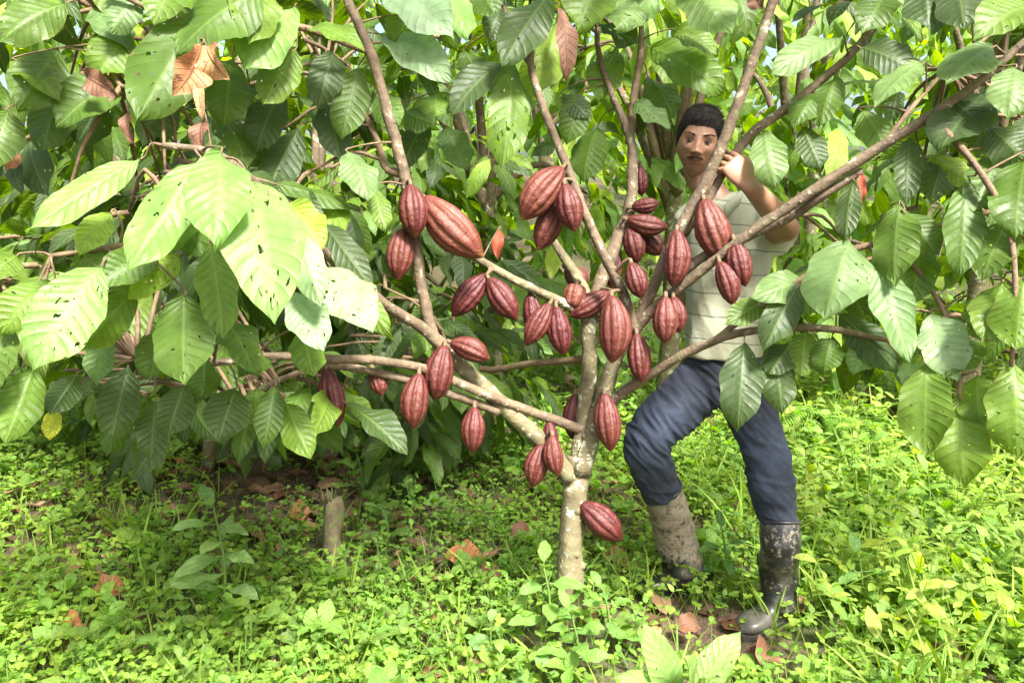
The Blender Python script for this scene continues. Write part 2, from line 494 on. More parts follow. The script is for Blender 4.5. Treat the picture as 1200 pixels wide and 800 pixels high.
# ------------------------------------------------------------------ the cocoa tree
TREE_D = 2.60
tb = P(668, 735, TREE_D)
tree = empty("cocoa_tree", (tb[0], tb[1], float(ground_z(tb[0], tb[1]))))
tag(tree, "cocoa tree with lichen-spotted trunk, spreading low limbs and many red pods", "tree")
BR = []          # sampled centre lines: (point, radius, px, py)
def project(p):
    v = np.asarray(p) - CP; d = v @ CF
    return 600 + FPX * (v @ CR) / d, 400 - FPX * (v @ CU) / d, d
def limb(name, pts, rpx, mat, parent=None, seg=12, knob=0.22, label=None):
    W = [P(*p) for p in pts]
    ds = [p[2] for p in pts]
    r = [a / FPX * float(np.mean(ds)) for a in rpx]
    n = 7 * (len(pts) - 1)
    mb = MB().tube(W, r, seg=seg, n=n, knob=knob, seed=len(BR) * 0.37)
    C = catmull(W, n); rr = np.interp(np.linspace(0, 1, n), np.linspace(0, 1, len(r)), r)
    C2 = catmull(C, n * 4); r2 = np.interp(np.linspace(0, 1, n * 4), np.linspace(0, 1, n), rr)
    for c, q in zip(C2, r2): BR.append((c, q, *project(c)))
    # leaf scars and knots
    for k in range(int(n * 0.7)):
        i = random.randrange(1, n - 1); dirn = nrm(rs.normal(0, 1, 3))
        mb.ell(C[i] + dirn * rr[i] * 0.85, np.array((1, 1, 1)) * rr[i] * random.uniform(0.2, 0.4), nu=7, nv=5)
    o = mb.build(name, mat, parent or tree)
    if label: o['label'] = label
    return o
gz = float(ground_z(tb[0], tb[1]))
limb("trunk", [(666, 775, TREE_D), (668, 700, TREE_D), (669, 640, TREE_D), (674, 580, TREE_D), (680, 535, TREE_D)], [17, 16, 14.5, 14.5, 15], M_TRUNK, seg=20, knob=0.16)
limb("branch", [(676, 560, TREE_D), (684, 500, TREE_D), (690, 440, TREE_D), (689, 385, TREE_D), (686, 345, 2.61), (668, 312, 2.64), (651, 286, 2.68), (640, 262, 2.75), (628, 225, 2.85)], [12, 10.5, 9.2, 8.6, 7, 6, 4.6, 3.6, 2.6], M_TRUNK)
limb("branch", [(680, 555, 2.58), (697, 500, 2.57), (713, 445, 2.55), (730, 400, 2.53), (748, 378, 2.5)], [12, 10.5, 9.5, 8.5, 7], M_TRUNK)
limb("branch", [(742, 388, 2.5), (731, 345, 2.47), (708, 300, 2.46), (683, 243, 2.46), (660, 185, 2.47), (634, 118, 2.5), (622, 66, 2.52), (640, 10, 2.55), (655, -60, 2.6)], [7, 6, 5.5, 5.2, 5, 4.5, 4, 3.5, 3], M_BRANCH)
limb("branch", [(692, 372, 2.63), (704, 330, 2.66), (722, 284, 2.7), (737, 246, 2.74), (741, 205, 2.78), (738, 160, 2.82), (715, 105, 2.88), (700, 50, 2.92), (705, -20, 3.0)], [8, 8, 7.5, 7, 6.5, 5, 4, 3.5, 3], M_BRANCH)
limb("branch", [(738, 168, 2.82), (742, 120, 2.86), (750, 70, 2.9), (752, 10, 2.95)], [5, 4.5, 4, 3], M_TWIG)
limb("branch", [(735, 400, 2.52), (762, 366, 2.48), (796, 338, 2.42), (834, 308, 2.36), (880, 272, 2.3), (940, 232, 2.24), (1010, 186, 2.18), (1090, 136, 2.12), (1152, 92, 2.08), (1210, 40, 2.05)], [8, 7, 6.4, 6, 6.2, 6.2, 5.8, 5.2, 4.4, 3.6], M_BRANCH)
limb("branch", [(784, 330, 2.44), (826, 300, 2.41), (880, 275, 2.36), (930, 252, 2.3), (960, 232, 2.24), (1010, 200, 2.2)], [6, 6, 6, 5.5, 5, 4], M_BRANCH)
limb("branch", [(741, 392, 2.52), (768, 330, 2.49), (797, 268, 2.45), (826, 215, 2.42), (848, 165, 2.40), (868, 112, 2.38), (886, 60, 2.36), (906, 0, 2.34), (920, -60, 2.32)], [7.5, 7, 7.4, 7, 6.6, 6.2, 6, 5.5, 5], M_BRANCH)
limb("branch", [(800, 275, 2.46), (826, 240, 2.46), (846, 205, 2.45), (861, 181, 2.45), (884, 154, 2.45), (925, 125, 2.44), (965, 92, 2.42), (1005, 55, 2.4), (1042, 0, 2.38)], [6, 5, 5, 5.2, 5.5, 5.5, 5, 4.2, 3.5], M_BRANCH)
limb("branch", [(706, 480, 2.56), (730, 460, 2.52), (762, 439, 2.47), (800, 416, 2.4), (838, 399, 2.34), (880, 388, 2.28), (960, 384, 2.2), (1040, 398, 2.12)], [7.5, 6.5, 6, 5.5, 5, 4.5, 4, 3], M_BRANCH)
limb("branch", [(838, 399, 2.34), (872, 372, 2.3), (915, 345, 2.26), (980, 300, 2.2), (1040, 282, 2.15), (1110, 262, 2.1), (1190, 240, 2.05)], [4.5, 4, 4, 4, 3.6, 3.2, 2.6], M_TWIG)
limb("branch", [(668, 560, 2.58), (640, 522, 2.55), (597, 482, 2.52), (552, 440, 2.49), (516, 404, 2.46)], [10.5, 10.2, 9.8, 9.4, 8.5], M_TRUNK)
limb("branch", [(520, 408, 2.46), (506, 388, 2.45), (494, 335, 2.43), (486, 280, 2.41), (474, 205, 2.38), (456, 140, 2.35), (436, 66, 2.33), (405, -5, 2.3), (385, -60, 2.28)], [9, 7.5, 6.8, 7, 7.2, 6.5, 6, 5, 4.5], M_BRANCH)
limb("branch", [(524, 412, 2.46), (494, 384, 2.42), (456, 360, 2.34), (420, 330, 2.24), (385, 300, 2.12), (340, 258, 1.95), (300, 215, 1.8), (250, 180, 1.7), (190, 170, 1.65)], [9, 8, 7, 6.5, 6, 5.2, 4.5, 4, 3], M_BRANCH)
limb("branch", [(688, 506, 2.59), (650, 492, 2.56), (600, 474, 2.5), (552, 455, 2.44), (500, 433, 2.38), (440, 422, 2.3), (385, 421, 2.2), (320, 417, 2.1), (250, 425, 2.0), (160, 420, 1.95)], [7, 6.5, 6, 6, 5.5, 5.2, 5, 4.2, 3.5, 3], M_BRANCH)
limb("branch", [(584, 483, 2.5), (552, 470, 2.47), (523, 460, 2.43), (480, 446, 2.38), (430, 434, 2.33), (385, 430, 2.28), (335, 442, 2.2), (280, 470, 2.15)], [6, 5.5, 5.2, 5, 4.6, 4, 3.3, 2.6], M_BRANCH)
limb("branch", [(690, 420, 2.62), (655, 423, 2.7), (615, 427, 2.78), (575, 433, 2.85), (530, 425, 2.95)], [5, 4, 4, 3.8, 3], M_TWIG)
limb("branch", [(688, 372, 2.58), (660, 355, 2.55), (628, 340, 2.53), (596, 324, 2.52), (560, 303, 2.51), (536, 284, 2.5), (500, 260, 2.52)], [6.5, 5.8, 5.2, 5, 4.8, 4, 3], M_TRUNK)
limb("branch", [(474, 205, 2.38), (452, 196, 2.42), (440, 160, 2.5), (410, 110, 2.6), (380, 90, 2.7)], [5, 4.5, 4, 3.5, 3], M_TWIG)
limb("branch", [(625, 80, 2.52), (612, 62, 2.56), (600, 40, 2.6), (585, -10, 2.65)], [3.5, 3, 2.6, 2], M_TWIG)
limb("branch", [(1034, 172, 2.17), (1058, 140, 2.2), (1078, 115, 2.25), (1110, 80, 2.3)], [4, 3, 2.6, 2], M_TWIG)
limb("branch", [(350, 265, 1.98), (240, 250, 1.85), (150, 285, 1.75), (60, 300, 1.7)], [4.5, 4, 3.4, 2.6], M_TWIG)
limb("branch", [(430, 60, 2.33), (340, 30, 2.25), (240, 35, 2.15), (130, -10, 2.05)], [4.5, 4, 3.5, 2.6], M_TWIG)
limb("branch", [(240, 35, 2.15), (180, 70, 2.1), (140, 100, 2.1), (112, 10, 2.2)], [3.4, 3, 2.6, 2], M_TWIG)
limb("branch", [(1090, 136, 2.12), (1140, 190, 2.0), (1180, 260, 1.95), (1190, 340, 1.9), (1185, 430, 1.9)], [4.5, 4, 3.4, 3, 2.4], M_TWIG)
limb("branch", [(1040, 282, 2.15), (1085, 330, 2.1), (1120, 400, 2.05), (1125, 470, 2.0)], [3.4, 3, 2.6, 2], M_TWIG)
BRP = np.array([b[0] for b in BR])

def nearest_branch(p):
    i = int(np.argmin(np.linalg.norm(BRP - p, axis=1)))
    return BRP[i], BR[i][1]

# leaves set by hand along the shoots one can make out: base x, y, tip x, y, width, depth at base, depth at tip, tint
HERO_LEFT = [
 (259,178,251,293,68,1.56,1.44,'bright'),(292,212,322,380,88,1.60,1.46,'bright'),(232,190,150,318,60,1.62,1.50,'bright'),
 (165,186,30,272,42,1.66,1.52,'bright'),(118,312,38,436,72,1.62,1.50,'bright'),(216,345,216,451,72,1.66,1.58,'mid'),
 (160,340,96,410,46,1.74,1.7,'green'),(246,286,262,398,46,1.68,1.62,'green'),(186,296,112,336,44,1.72,1.62,'mid'),
 (342,342,380,412,46,1.80,1.72,'white'),(352,388,368,442,40,1.86,1.8,'green'),(318,424,279,440,36,1.9,1.82,'mid'),
 (216,450,196,513,42,1.84,1.8,'dark'),(276,455,256,517,50,1.86,1.8,'dark'),(322,452,309,527,32,1.95,1.9,'mid'),
 (334,472,364,538,38,1.95,1.9,'green'),(128,392,114,452,32,1.85,1.8,'pale'),(350,268,376,360,38,1.76,1.7,'white'),
 (380,312,437,390,58,2.08,1.96,'white'),(392,316,460,396,32,2.14,2.04,'green'),(378,262,438,342,34,2.16,2.1,'grey'),
 (408,178,432,236,42,2.25,2.16,'pale'),(438,222,452,272,26,2.3,2.24,'green'),(338,238,378,292,46,1.96,1.9,'lime'),
 (230,215,196,300,40,1.7,1.64,'green'),(200,230,240,305,50,1.76,1.68,'mid'),(280,235,268,330,44,1.72,1.68,'mid'),
 (330,250,352,330,40,1.8,1.74,'bright'),(130,250,92,300,34,1.72,1.66,'lime'),(60,330,2,392,50,1.66,1.6,'green'),
 (96,300,150,345,40,1.74,1.66,'green'),(40,430,6,520,48,1.7,1.64,'green'),(10,380,-20,470,50,1.66,1.6,'mid'),
 (90,440,58,486,34,1.9,1.84,'dark'),(150,430,130,520,44,1.95,1.9,'dark'),(182,470,176,540,36,2.0,1.96,'dark'),
 (64,478,58,516,20,1.9,1.88,'yellow'),(240,420,236,470,40,1.9,1.86,'mid'),(300,455,300,500,36,2.0,1.96,'green'),
 (110,345,60,352,44,1.8,1.7,'green'),(210,300,150,350,46,1.75,1.68,'lime'),(310,300,300,360,34,1.78,1.74,'mid'),
 (262,372,300,442,46,1.82,1.76,'mid'),(190,392,176,446,44,1.86,1.8,'mid'),(20,300,-20,330,40,1.7,1.62,'green')]
HERO_TOPLEFT = [
 (78,4,-4,52,50,1.95,1.85,'mid'),(236,18,160,142,84,2.1,1.98,'mid'),(306,-10,206,64,78,2.1,2.0,'mid'),
 (345,8,286,84,62,2.2,2.1,'bright'),(346,58,308,124,46,2.25,2.18,'green'),(362,34,428,62,32,2.25,2.15,'green'),
 (300,-20,292,52,60,2.15,2.06,'green'),(140,96,66,150,60,2.15,2.05,'mid'),(110,10,150,60,44,2.2,2.12,'pale'),
 (150,40,112,92,54,2.15,2.08,'green'),(70,60,20,130,58,2.1,2.02,'mid'),(30,-20,60,52,50,2.0,1.95,'green'),
 (180,100,196,168,46,2.25,2.2,'dark'),(270,70,262,150,54,2.25,2.2,'mid'),(390,60,372,130,40,2.4,2.34,'dark'),
 (330,110,300,180,44,2.35,2.3,'dark'),(300,150,282,200,40,2.4,2.36,'mid'),(380,120,400,190,40,2.45,2.4,'grey'),
 (420,80,400,165,42,2.4,2.36,'mid'),(350,150,312,230,44,2.4,2.34,'dark'),(10,130,-10,200,50,2.1,2.05,'mid'),
 (70,110,50,180,50,2.2,2.15,'mid'),(120,120,90,170,44,2.25,2.2,'dark'),(210,-30,180,30,56,2.1,2.02,'green'),
 (20,70,70,120,46,2.1,2.05,'green'),(160,-10,130,40,40,2.1,2.06,'pale'),(252,130,290,200,46,2.35,2.3,'mid')]
HERO_TOP = [
 (448,-14,532,46,60,2.45,2.35,'white'),(504,-18,548,46,58,2.5,2.42,'bright'),(448,42,532,98,46,2.5,2.4,'white'),
 (586,10,572,52,28,2.6,2.55,'grey'),(590,74,528,138,42,2.6,2.5,'grey'),(598,68,588,198,50,2.58,2.5,'green'),
 (645,-10,588,78,54,2.5,2.42,'dark'),(652,28,634,108,42,2.62,2.56,'lime'),(705,-25,676,40,62,2.7,2.6,'green'),
 (746,0,722,36,50,2.8,2.74,'bright'),(800,-22,858,40,62,2.7,2.6,'bright'),(762,56,850,112,54,2.95,2.85,'green'),
 (790,36,842,66,34,2.85,2.78,'green'),(702,28,748,52,34,2.85,2.8,'dark'),(742,122,786,152,34,2.8,2.74,'pale'),
 (680,110,664,170,36,2.9,2.86,'mid'),(700,150,684,214,42,2.95,2.9,'mid'),(660,110,690,140,28,2.9,2.85,'dark'),
 (510,110,512,140,46,2.6,2.52,'green'),(470,130,510,146,34,2.55,2.5,'mid'),(560,-20,580,20,40,2.5,2.45,'mid'),
 (480,20,460,50,40,2.5,2.45,'green'),(545,60,560,100,34,2.7,2.66,'mid'),(760,90,790,140,40,3.0,2.94,'mid'),
 (640,60,618,120,40,2.7,2.65,'lime'),(720,60,700,120,40,2.95,2.9,'green'),(770,-20,740,20,46,2.85,2.8,'bright'),
 (440,110,470,150,36,2.5,2.44,'bright'),(500,140,470,200,36,2.65,2.6,'dark'),(520,150,548,200,38,2.75,2.7,'pale')]
HERO_RIGHT = [
 (986,44,902,90,38,2.35,2.25,'pale'),(894,154,909,224,40,2.4,2.34,'pale'),(1008,56,1076,88,42,2.3,2.22,'grey'),
 (1164,56,1108,98,56,2.08,2.0,'pale'),(1082,76,1024,126,40,2.2,2.12,'pale'),(1152,108,1100,178,62,2.12,2.04,'grey'),
 (1120,120,1166,172,44,2.1,2.04,'grey'),(1215,10,1140,48,54,2.0,1.94,'green'),(1088,186,1142,218,34,2.2,2.12,'lime'),
 (1065,162,1062,242,30,2.18,2.12,'grey'),(996,282,966,375,72,2.16,2.06,'pale'),(1024,300,1066,427,46,2.12,2.02,'pale'),
 (1054,240,1048,335,52,2.12,2.05,'mid'),(1000,212,990,284,28,2.2,2.14,'grey'),(1092,368,1122,447,52,2.08,2.0,'white'),
 (984,368,1052,436,42,2.2,2.12,'dark'),(938,328,894,412,40,2.24,2.16,'grey'),(872,402,864,506,48,2.28,2.2,'grey'),
 (906,402,916,486,40,2.26,2.2,'dark'),(944,388,938,442,36,2.25,2.2,'green'),(1086,428,1084,536,58,2.04,1.98,'green'),
 (1126,466,1130,572,58,2.0,1.94,'green'),(1188,426,1192,538,62,1.92,1.86,'green'),(1132,212,1124,328,42,2.04,1.98,'mid'),
 (1202,182,1190,282,62,1.98,1.92,'mid'),(1138,350,1170,404,46,2.04,1.98,'green'),(1060,424,1076,458,28,2.12,2.08,'white'),
 (1180,260,1150,330,50,2.0,1.95,'mid'),(1040,-10,1010,40,44,2.35,2.28,'mid'),(1080,-20,1090,40,50,2.25,2.18,'dark'),
 (1120,-20,1130,36,52,2.2,2.12,'grey'),(950,330,880,350,40,2.3,2.2,'pale'),(900,350,850,380,30,2.3,2.24,'mid'),
 (1060,250,1100,300,40,2.1,2.05,'mid'),(1080,280,1068,360,44,2.15,2.1,'mid'),(1175,330,1150,400,48,1.98,1.92,'green'),
 (1200,330,1190,410,60,1.9,1.85,'green'),(1150,400,1110,440,40,2.05,2.0,'mid'),(960,110,930,150,34,2.42,2.36,'mid'),
 (980,90,960,150,36,2.4,2.34,'mid'),(1010,130,1040,180,40,2.3,2.25,'green'),(940,150,962,200,34,2.4,2.34,'dark'),
 (1110,180,1090,240,40,2.2,2.14,'dark'),(1160,150,1200,190,50,2.05,2.0,'dark'),(930,400,900,440,36,2.25,2.2,'dark'),
 (975,395,965,440,36,2.2,2.16,'mid'),(1020,400,1000,440,34,2.2,2.14,'pale'),(1190,80,1180,140,52,2.02,1.96,'pale'),
 (1145,440,1150,500,50,2.0,1.95,'green'),(1170,180,1140,250,46,2.06,2.0,'mid')]

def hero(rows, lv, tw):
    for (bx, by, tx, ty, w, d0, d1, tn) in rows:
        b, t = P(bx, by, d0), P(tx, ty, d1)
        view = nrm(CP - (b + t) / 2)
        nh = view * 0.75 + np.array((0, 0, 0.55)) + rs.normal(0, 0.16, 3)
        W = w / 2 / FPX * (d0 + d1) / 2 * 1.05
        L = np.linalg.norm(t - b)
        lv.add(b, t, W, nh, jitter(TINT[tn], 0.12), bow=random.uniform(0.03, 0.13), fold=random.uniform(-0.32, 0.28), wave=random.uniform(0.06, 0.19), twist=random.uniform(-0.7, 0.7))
        q, r = nearest_branch(b)
        s = b - nrm(t - b) * 0.012
        mid = s * 0.5 + q * 0.5 - nrm(t - b) * 0.05 * np.linalg.norm(q - s) + rs.normal(0, .006, 3)
        tw.tube([t * 0.02 + b * 0.98, s, mid, q], [0.0018, 0.0021, 0.0026, 0.004], seg=5, n=10)

PAL_L = [('mid', 4), ('green', 2.5), ('dark', 5), ('bright', .7), ('grey', 1)]  # heavy dark share puts shading of the leaf mass into the tints
PAL_T = [('green', 3), ('mid', 4), ('bright', 1.5), ('dark', 3), ('lime', 1), ('grey', 1)]
PAL_R = [('mid', 4), ('green', 2.5), ('grey', 3), ('dark', 4), ('pale', 1), ('lime', .6)]
def crown(rows, boxes, pal, size):
    lv, tw = Leaves(), MB()
    hero(rows, lv, tw)
    fill = Leaves()
    for (x0, x1, y0, y1, d0, d1, n) in boxes:
        for k in range(n):
            p = P(random.uniform(x0, x1), random.uniform(y0, y1), random.uniform(d0, d1))
            a = random.uniform(0, 2 * math.pi)
            q, _ = nearest_branch(p)
            tw.tube([p, (p + q) / 2 + np.array((0, 0, .04)) + rs.normal(0, .02, 3), q], [.004, .0055, .007], seg=5, n=7)
            spray(fill, tw, p, (math.cos(a), math.sin(a) - 0.4, random.uniform(-0.35, 0.3)), random.randint(3, 5), size * random.uniform(0.75, 1.1), pal)
    f = build_leaf_arrays("foliage", [lv.arrays(nt=44, ns=10, ridge=0.06), fill.arrays(nt=22, ns=6, ridge=0.03)], M_LEAF, tree)
    t_ = tw.build("leaf_stalks", M_TWIG, tree)
    with bpy.context.temp_override(active_object=f, selected_editable_objects=[f, t_], selected_objects=[f, t_]):
        bpy.ops.object.join()
    return f
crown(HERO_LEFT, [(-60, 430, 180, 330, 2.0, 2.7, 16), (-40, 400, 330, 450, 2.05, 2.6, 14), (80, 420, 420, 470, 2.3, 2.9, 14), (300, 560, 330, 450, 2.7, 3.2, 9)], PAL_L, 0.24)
crown(HERO_TOPLEFT, [(-80, 430, -90, 60, 2.2, 2.8, 14), (-60, 430, 60, 170, 2.4, 3.0, 13), (-100, 460, -420, -110, 2.1, 2.8, 7)], PAL_L, 0.25)  # last box: unseen sprays added overhead to shade the leaves below
crown(HERO_TOP, [(430, 840, -110, 0, 2.6, 3.2, 11), (440, 780, 0, 90, 2.9, 3.4, 9), (430, 900, -420, -120, 1.9, 2.6, 12)], PAL_T, 0.24)  # last box again added out of view, to cast shadow on the crown
crown(HERO_RIGHT, [(930, 1260, -90, 90, 2.3, 2.9, 10), (980, 1270, 60, 300, 2.3, 2.8, 14), (960, 1260, 290, 430, 2.2, 2.7, 9), (900, 1260, -420, -110, 1.8, 2.4, 8)], PAL_R, 0.23)  # the out-of-view last box is likewise added for its shade
def dry_on_tree(name, label, rows):
    for r in rows:
        lv = Leaves()
        (bx, by, tx, ty, w, d, tn) = r
        b, t = P(bx, by, d), P(tx, ty, d - 0.03)
        lv.add(b, t, w / 2 / FPX * d, nrm(CP - b) + rs.normal(0, 0.25, 3), TINT[tn], bow=0.12, fold=0.35, wave=0.22, twist=0.7)
        o = lv.build(name, M_DRY, tree, nt=24, ns=8, ridge=0.05)
        o['label'] = label
        q, _ = nearest_branch(b)
        MB().tube([b + (t - b) * .03, b - nrm(t - b) * .015, (b + q) / 2 + np.array((0, 0, .01)), q], [.0016, .002, .0022, .003], seg=5, n=9).build("stalk", M_TWIG, o)
dry_on_tree("dry_leaf", "dry orange-tan leaf hanging in the crown", [(236, 52, 204, 112, 40, 1.98, 'orange'), (242, 54, 268, 94, 40, 1.99, 'tan'), (232, 92, 238, 142, 13, 1.98, 'tan')])
dry_on_tree("dry_leaf", "shrivelled brown dead leaf hanging in the crown", [(655, 8, 664, 96, 24, 2.5, 'brown'), (100, 88, 140, 112, 30, 2.05, 'brown'), (150, 130, 160, 172, 18, 2.06, 'brown'), (240, 138, 240, 186, 26, 1.97, 'brown'), (885, -8, 893, 12, 26, 2.33, 'brown')])
dry_on_tree("young_leaf", "small orange-red young leaf", [(586, 270, 583, 304, 14, 2.6, 'red'), (1010, 204, 1012, 240, 12, 2.2, 'red'), (20, 180, 8, 200, 18, 2.2, 'orange')])

# ------------------------------------------------------------------ cocoa pods
def pod(base, tip, w, off, tone, label, nt=40, nth=60, shape=None):
    """base and tip in the photo's pixels, w its width; off: metres in front of (-) or behind (+) the branch it grows from"""
    bx, by = base; tx, ty = tip
    k = min(range(len(BR)), key=lambda i: (BR[i][2] - bx) ** 2 + (BR[i][3] - by) ** 2 + 900 * max(0, BR[i][4] - 2.75))
    d = BR[k][4] + off
    b, t = P(bx, by, d), P(tx, ty, d - 0.012)
    L = np.linalg.norm(t - b); T = nrm(t - b)
    X = nrm(np.cross(T, CF)); Y = np.cross(T, X)
    Rm = w / 2 / FPX * d * random.uniform(.94, 1.0)
    tt = np.linspace(0, 1, nt); th = np.linspace(0, 2 * math.pi, nth, endpoint=False)
    pr = np.interp(tt, [0, .02, .08, .18, .32, .48, .64, .78, .88, .95, .985, 1], shape or [.17, .30, .48, .70, .91, 1, .94, .74, .48, .24, .10, .01])
    bend = random.uniform(-0.06, 0.06); ph0 = random.uniform(0, 6.28); sk = random.uniform(-0.12, 0.12)
    rings, fur = [], []
    for i in range(nt):
        a = th + ph0 + sk * tt[i]
        f = np.clip(0.5 - 0.62 * np.cos(10 * a) - 0.3 * np.cos(5 * a), 0, 1)
        fade = min(1, tt[i] * 5) * min(1, (1 - tt[i]) * 4)
        r = pr[i] * Rm * (1.03 - 0.115 * fade * f ** 1.3)
        r = r * np.array([1 + 0.05 * mnoise.noise(Vector((math.cos(x) * 1.6, math.sin(x) * 1.6, tt[i] * 4 + ph0 * 9))) + 0.035 * mnoise.noise(Vector((math.cos(x) * 6, math.sin(x) * 6, tt[i] * 19 + ph0 * 9))) for x in th])
        c = b + T * L * tt[i] + X * L * bend * 4 * tt[i] * (1 - tt[i])
        rings.append(c + np.outer(np.cos(th) * r, X) + np.outer(np.sin(th) * r, Y)); fur.append(f * fade)
    root = empty("cocoa_pod", b); tag(root, label, "cocoa pod", "ripening pods on the cocoa tree")
    mb = MB().rings(rings)
    n = nt * nth
    make("husk", *mb.arrays(), M_POD, root, attrs={'furrow': np.concatenate([np.concatenate(fur), [0, 0]]), 'tone': np.full(n + 2, min(1, max(0, tone + random.uniform(-.18, .18)))),
         'along': np.concatenate([np.repeat(tt, nth), [0, 1]])})
    q = BR[k][0]
    s = b - T * 0.012
    MB().tube([b + T * 0.006, s, (s + q) / 2 + np.array((0, 0, .004)), q], [0.0075, 0.0060, 0.0056, 0.009], seg=7, n=9).ell(q, (.013, .013, .011), nu=9, nv=7).build("stalk", M_TWIG, root)

PODS = [
 ((481,217),(487,279),36,-.05,.35,"pod at the top of the left upright limb, above a dark hanging one"),
 ((497,232),(566,302),50,-.03,.85,"largest pod, brick-brown and slanting right with a yellowish tip"),
 ((473,268),(466,329),34,-.03,.3,"dark red pod hanging left of the upright limb under another pod"),
 ((570,322),(530,371),31,-.02,.1,"dark pod of a splayed pair under the thin branch, the one slanting left"),
 ((573,326),(606,375),32,-.04,.2,"ribbed pod of a splayed pair under the thin branch, the one slanting right"),
 ((659,197),(611,258),42,-.05,.75,"broad brownish pod slanting down left from the long thin branch"),
 ((658,232),(630,294),34,0.02,.6,"brownish pod behind two others on the long thin branch"),
 ((662,216),(674,272),32,-.07,.35,"pink-red pod overlapping the thin branch beside a broad brownish one"),
 ((740,243),(773,237),20,-.05,.1,"small dark pod lying almost level, topmost of the central cluster"),
 ((735,257),(783,266),26,-.06,.3,"pod lying nearly level with its tip to the right, second from cluster top"),
 ((737,266),(747,309),26,-.04,.15,"dark pod hanging below the two level ones in the central cluster"),
 ((752,274),(776,299),24,.02,.25,"half-hidden pod slanting right behind the central cluster"),
 ((739,308),(752,350),27,-.05,.2,"shiny small pod at the bottom of the central cluster"),
 ((726,298),(717,340),20,.02,.02,"nearly black pod in shade behind the long thin branch"),
 ((793,270),(788,337),34,-.06,.4,"upright ribbed pod hanging from the fork left of the man's chest"),
 ((825,234),(850,308),43,-.07,.6,"large pink-brown pod hanging in front of the man's shirt"),
 ((860,281),(874,336),30,-.05,.3,"red pod partly behind the large one before the shirt"),
 ((843,307),(859,358),28,-.03,.15,"dark red pod lowest of three hanging before the shirt"),
 ((780,348),(779,403),31,-.07,.35,"ribbed pod hanging under the right fork beside the shirt's hem"),
 ((789,348),(797,390),26,-.03,.2,"pod half hidden behind a ribbed one near the shirt's hem"),
 ((714,343),(666,371),29,-.08,.3,"pod lying aslant across the stem with its tip to the left"),
 ((717,347),(717,426),41,-.08,.4,"biggest upright pod, plump and ribbed, in the middle of the tree"),
 ((621,344),(629,396),26,.02,.1,"dark pod behind another at the end of the mossy thin branch"),
 ((644,356),(616,405),28,-.04,.2,"pod slanting left beneath the mossy thin branch"),
 ((652,360),(662,417),30,-.04,.2,"dark ribbed pod hanging just left of the pale stem"),
 ((663,314),(689,338),26,.04,.5,"dull red pod peeping out behind the pale stem's bend"),
 ((750,194),(752,230),18,.05,.05,"dark narrow pod in shade behind the upper limb by the man"),
 ((383,432),(397,500),32,-.03,.15,"leftmost pod, dark red, hanging among the drooping leaves"),
 ((437,432),(448,464),22,.04,.4,"small orange-red pod in the shade behind the two level branches"),
 ((521,405),(510,470),35,-.06,.35,"ribbed pod hanging at the fork of the left limb"),
 ((528,401),(574,421),28,-.05,.3,"short pod sticking out to the right at the left limb's fork"),
 ((491,438),(484,503),34,-.04,.2,"knobbly dark pod left of the one at the limb's fork"),
 ((556,477),(554,531),29,-.03,.45,"pinkish pod hanging alone beneath the left limb"),
 ((647,510),(654,558),25,-.07,.35,"slim pod foremost in the bunch where the left limb meets the trunk"),
 ((636,520),(624,571),30,-.03,.2,"wide pod lowest in the bunch where the left limb meets the trunk"),
 ((643,493),(648,528),20,.0,.1,"pod hidden behind two others beside the trunk's fork"),
 ((746,391),(752,449),29,-.06,.25,"glossy red pod hanging between the fork and the man's thigh"),
 ((708,461),(716,529),32,-.05,.35,"upright pod on the right stem just above the trunk's fork"),
 ((675,461),(670,515),22,.03,.1,"dark pod tucked behind the trunk's left side"),
 ((681,590),(729,633),36,-.03,.12,"lowest pod, growing from the trunk close to the ground"),
]
for r in PODS: pod(*r)
pod((676,334),(670,362),28,-.05,.95,"round brown stunted pod at the stem bend", shape=[.3,.6,.8,.92,1,1,.98,.9,.75,.5,.25,.02])
bpy.context.view_layer.update()
# ------------------------------------------------------------------ the man
def skin_material():
    m = NT("skin")
    c = m.attr("paint", True); o = m.obj()
    n1 = m.noise(o, 90, 3)
    c = m.mix(m.math('MULTIPLY', m.ramp(n1, 0.4, 0.8), 0.25), c, (0.20, 0.075, 0.04))
    m.set(Base_Color=c, Roughness=0.48, Subsurface_Weight=0.06, Subsurface_Scale=0.01)
    m.b.inputs["Subsurface Radius"].default_value = (1, .35, .2)
    m.bump(m.noise(o, 420, 2), 0.15, 0.001)
    return m.m
M_SKIN = skin_material()

def hair_material():
    m = NT("black_hair"); o = m.obj()
    n1 = m.noise(o, 260, 2)
    m.set(Base_Color=m.mix(n1, (0.006, 0.005, 0.005), (0.022, 0.017, 0.014)), Roughness=0.8, Specular_IOR_Level=0.2)
    m.bump(n1, 0.8, 0.003)
    return m.m
M_HAIR = hair_material()

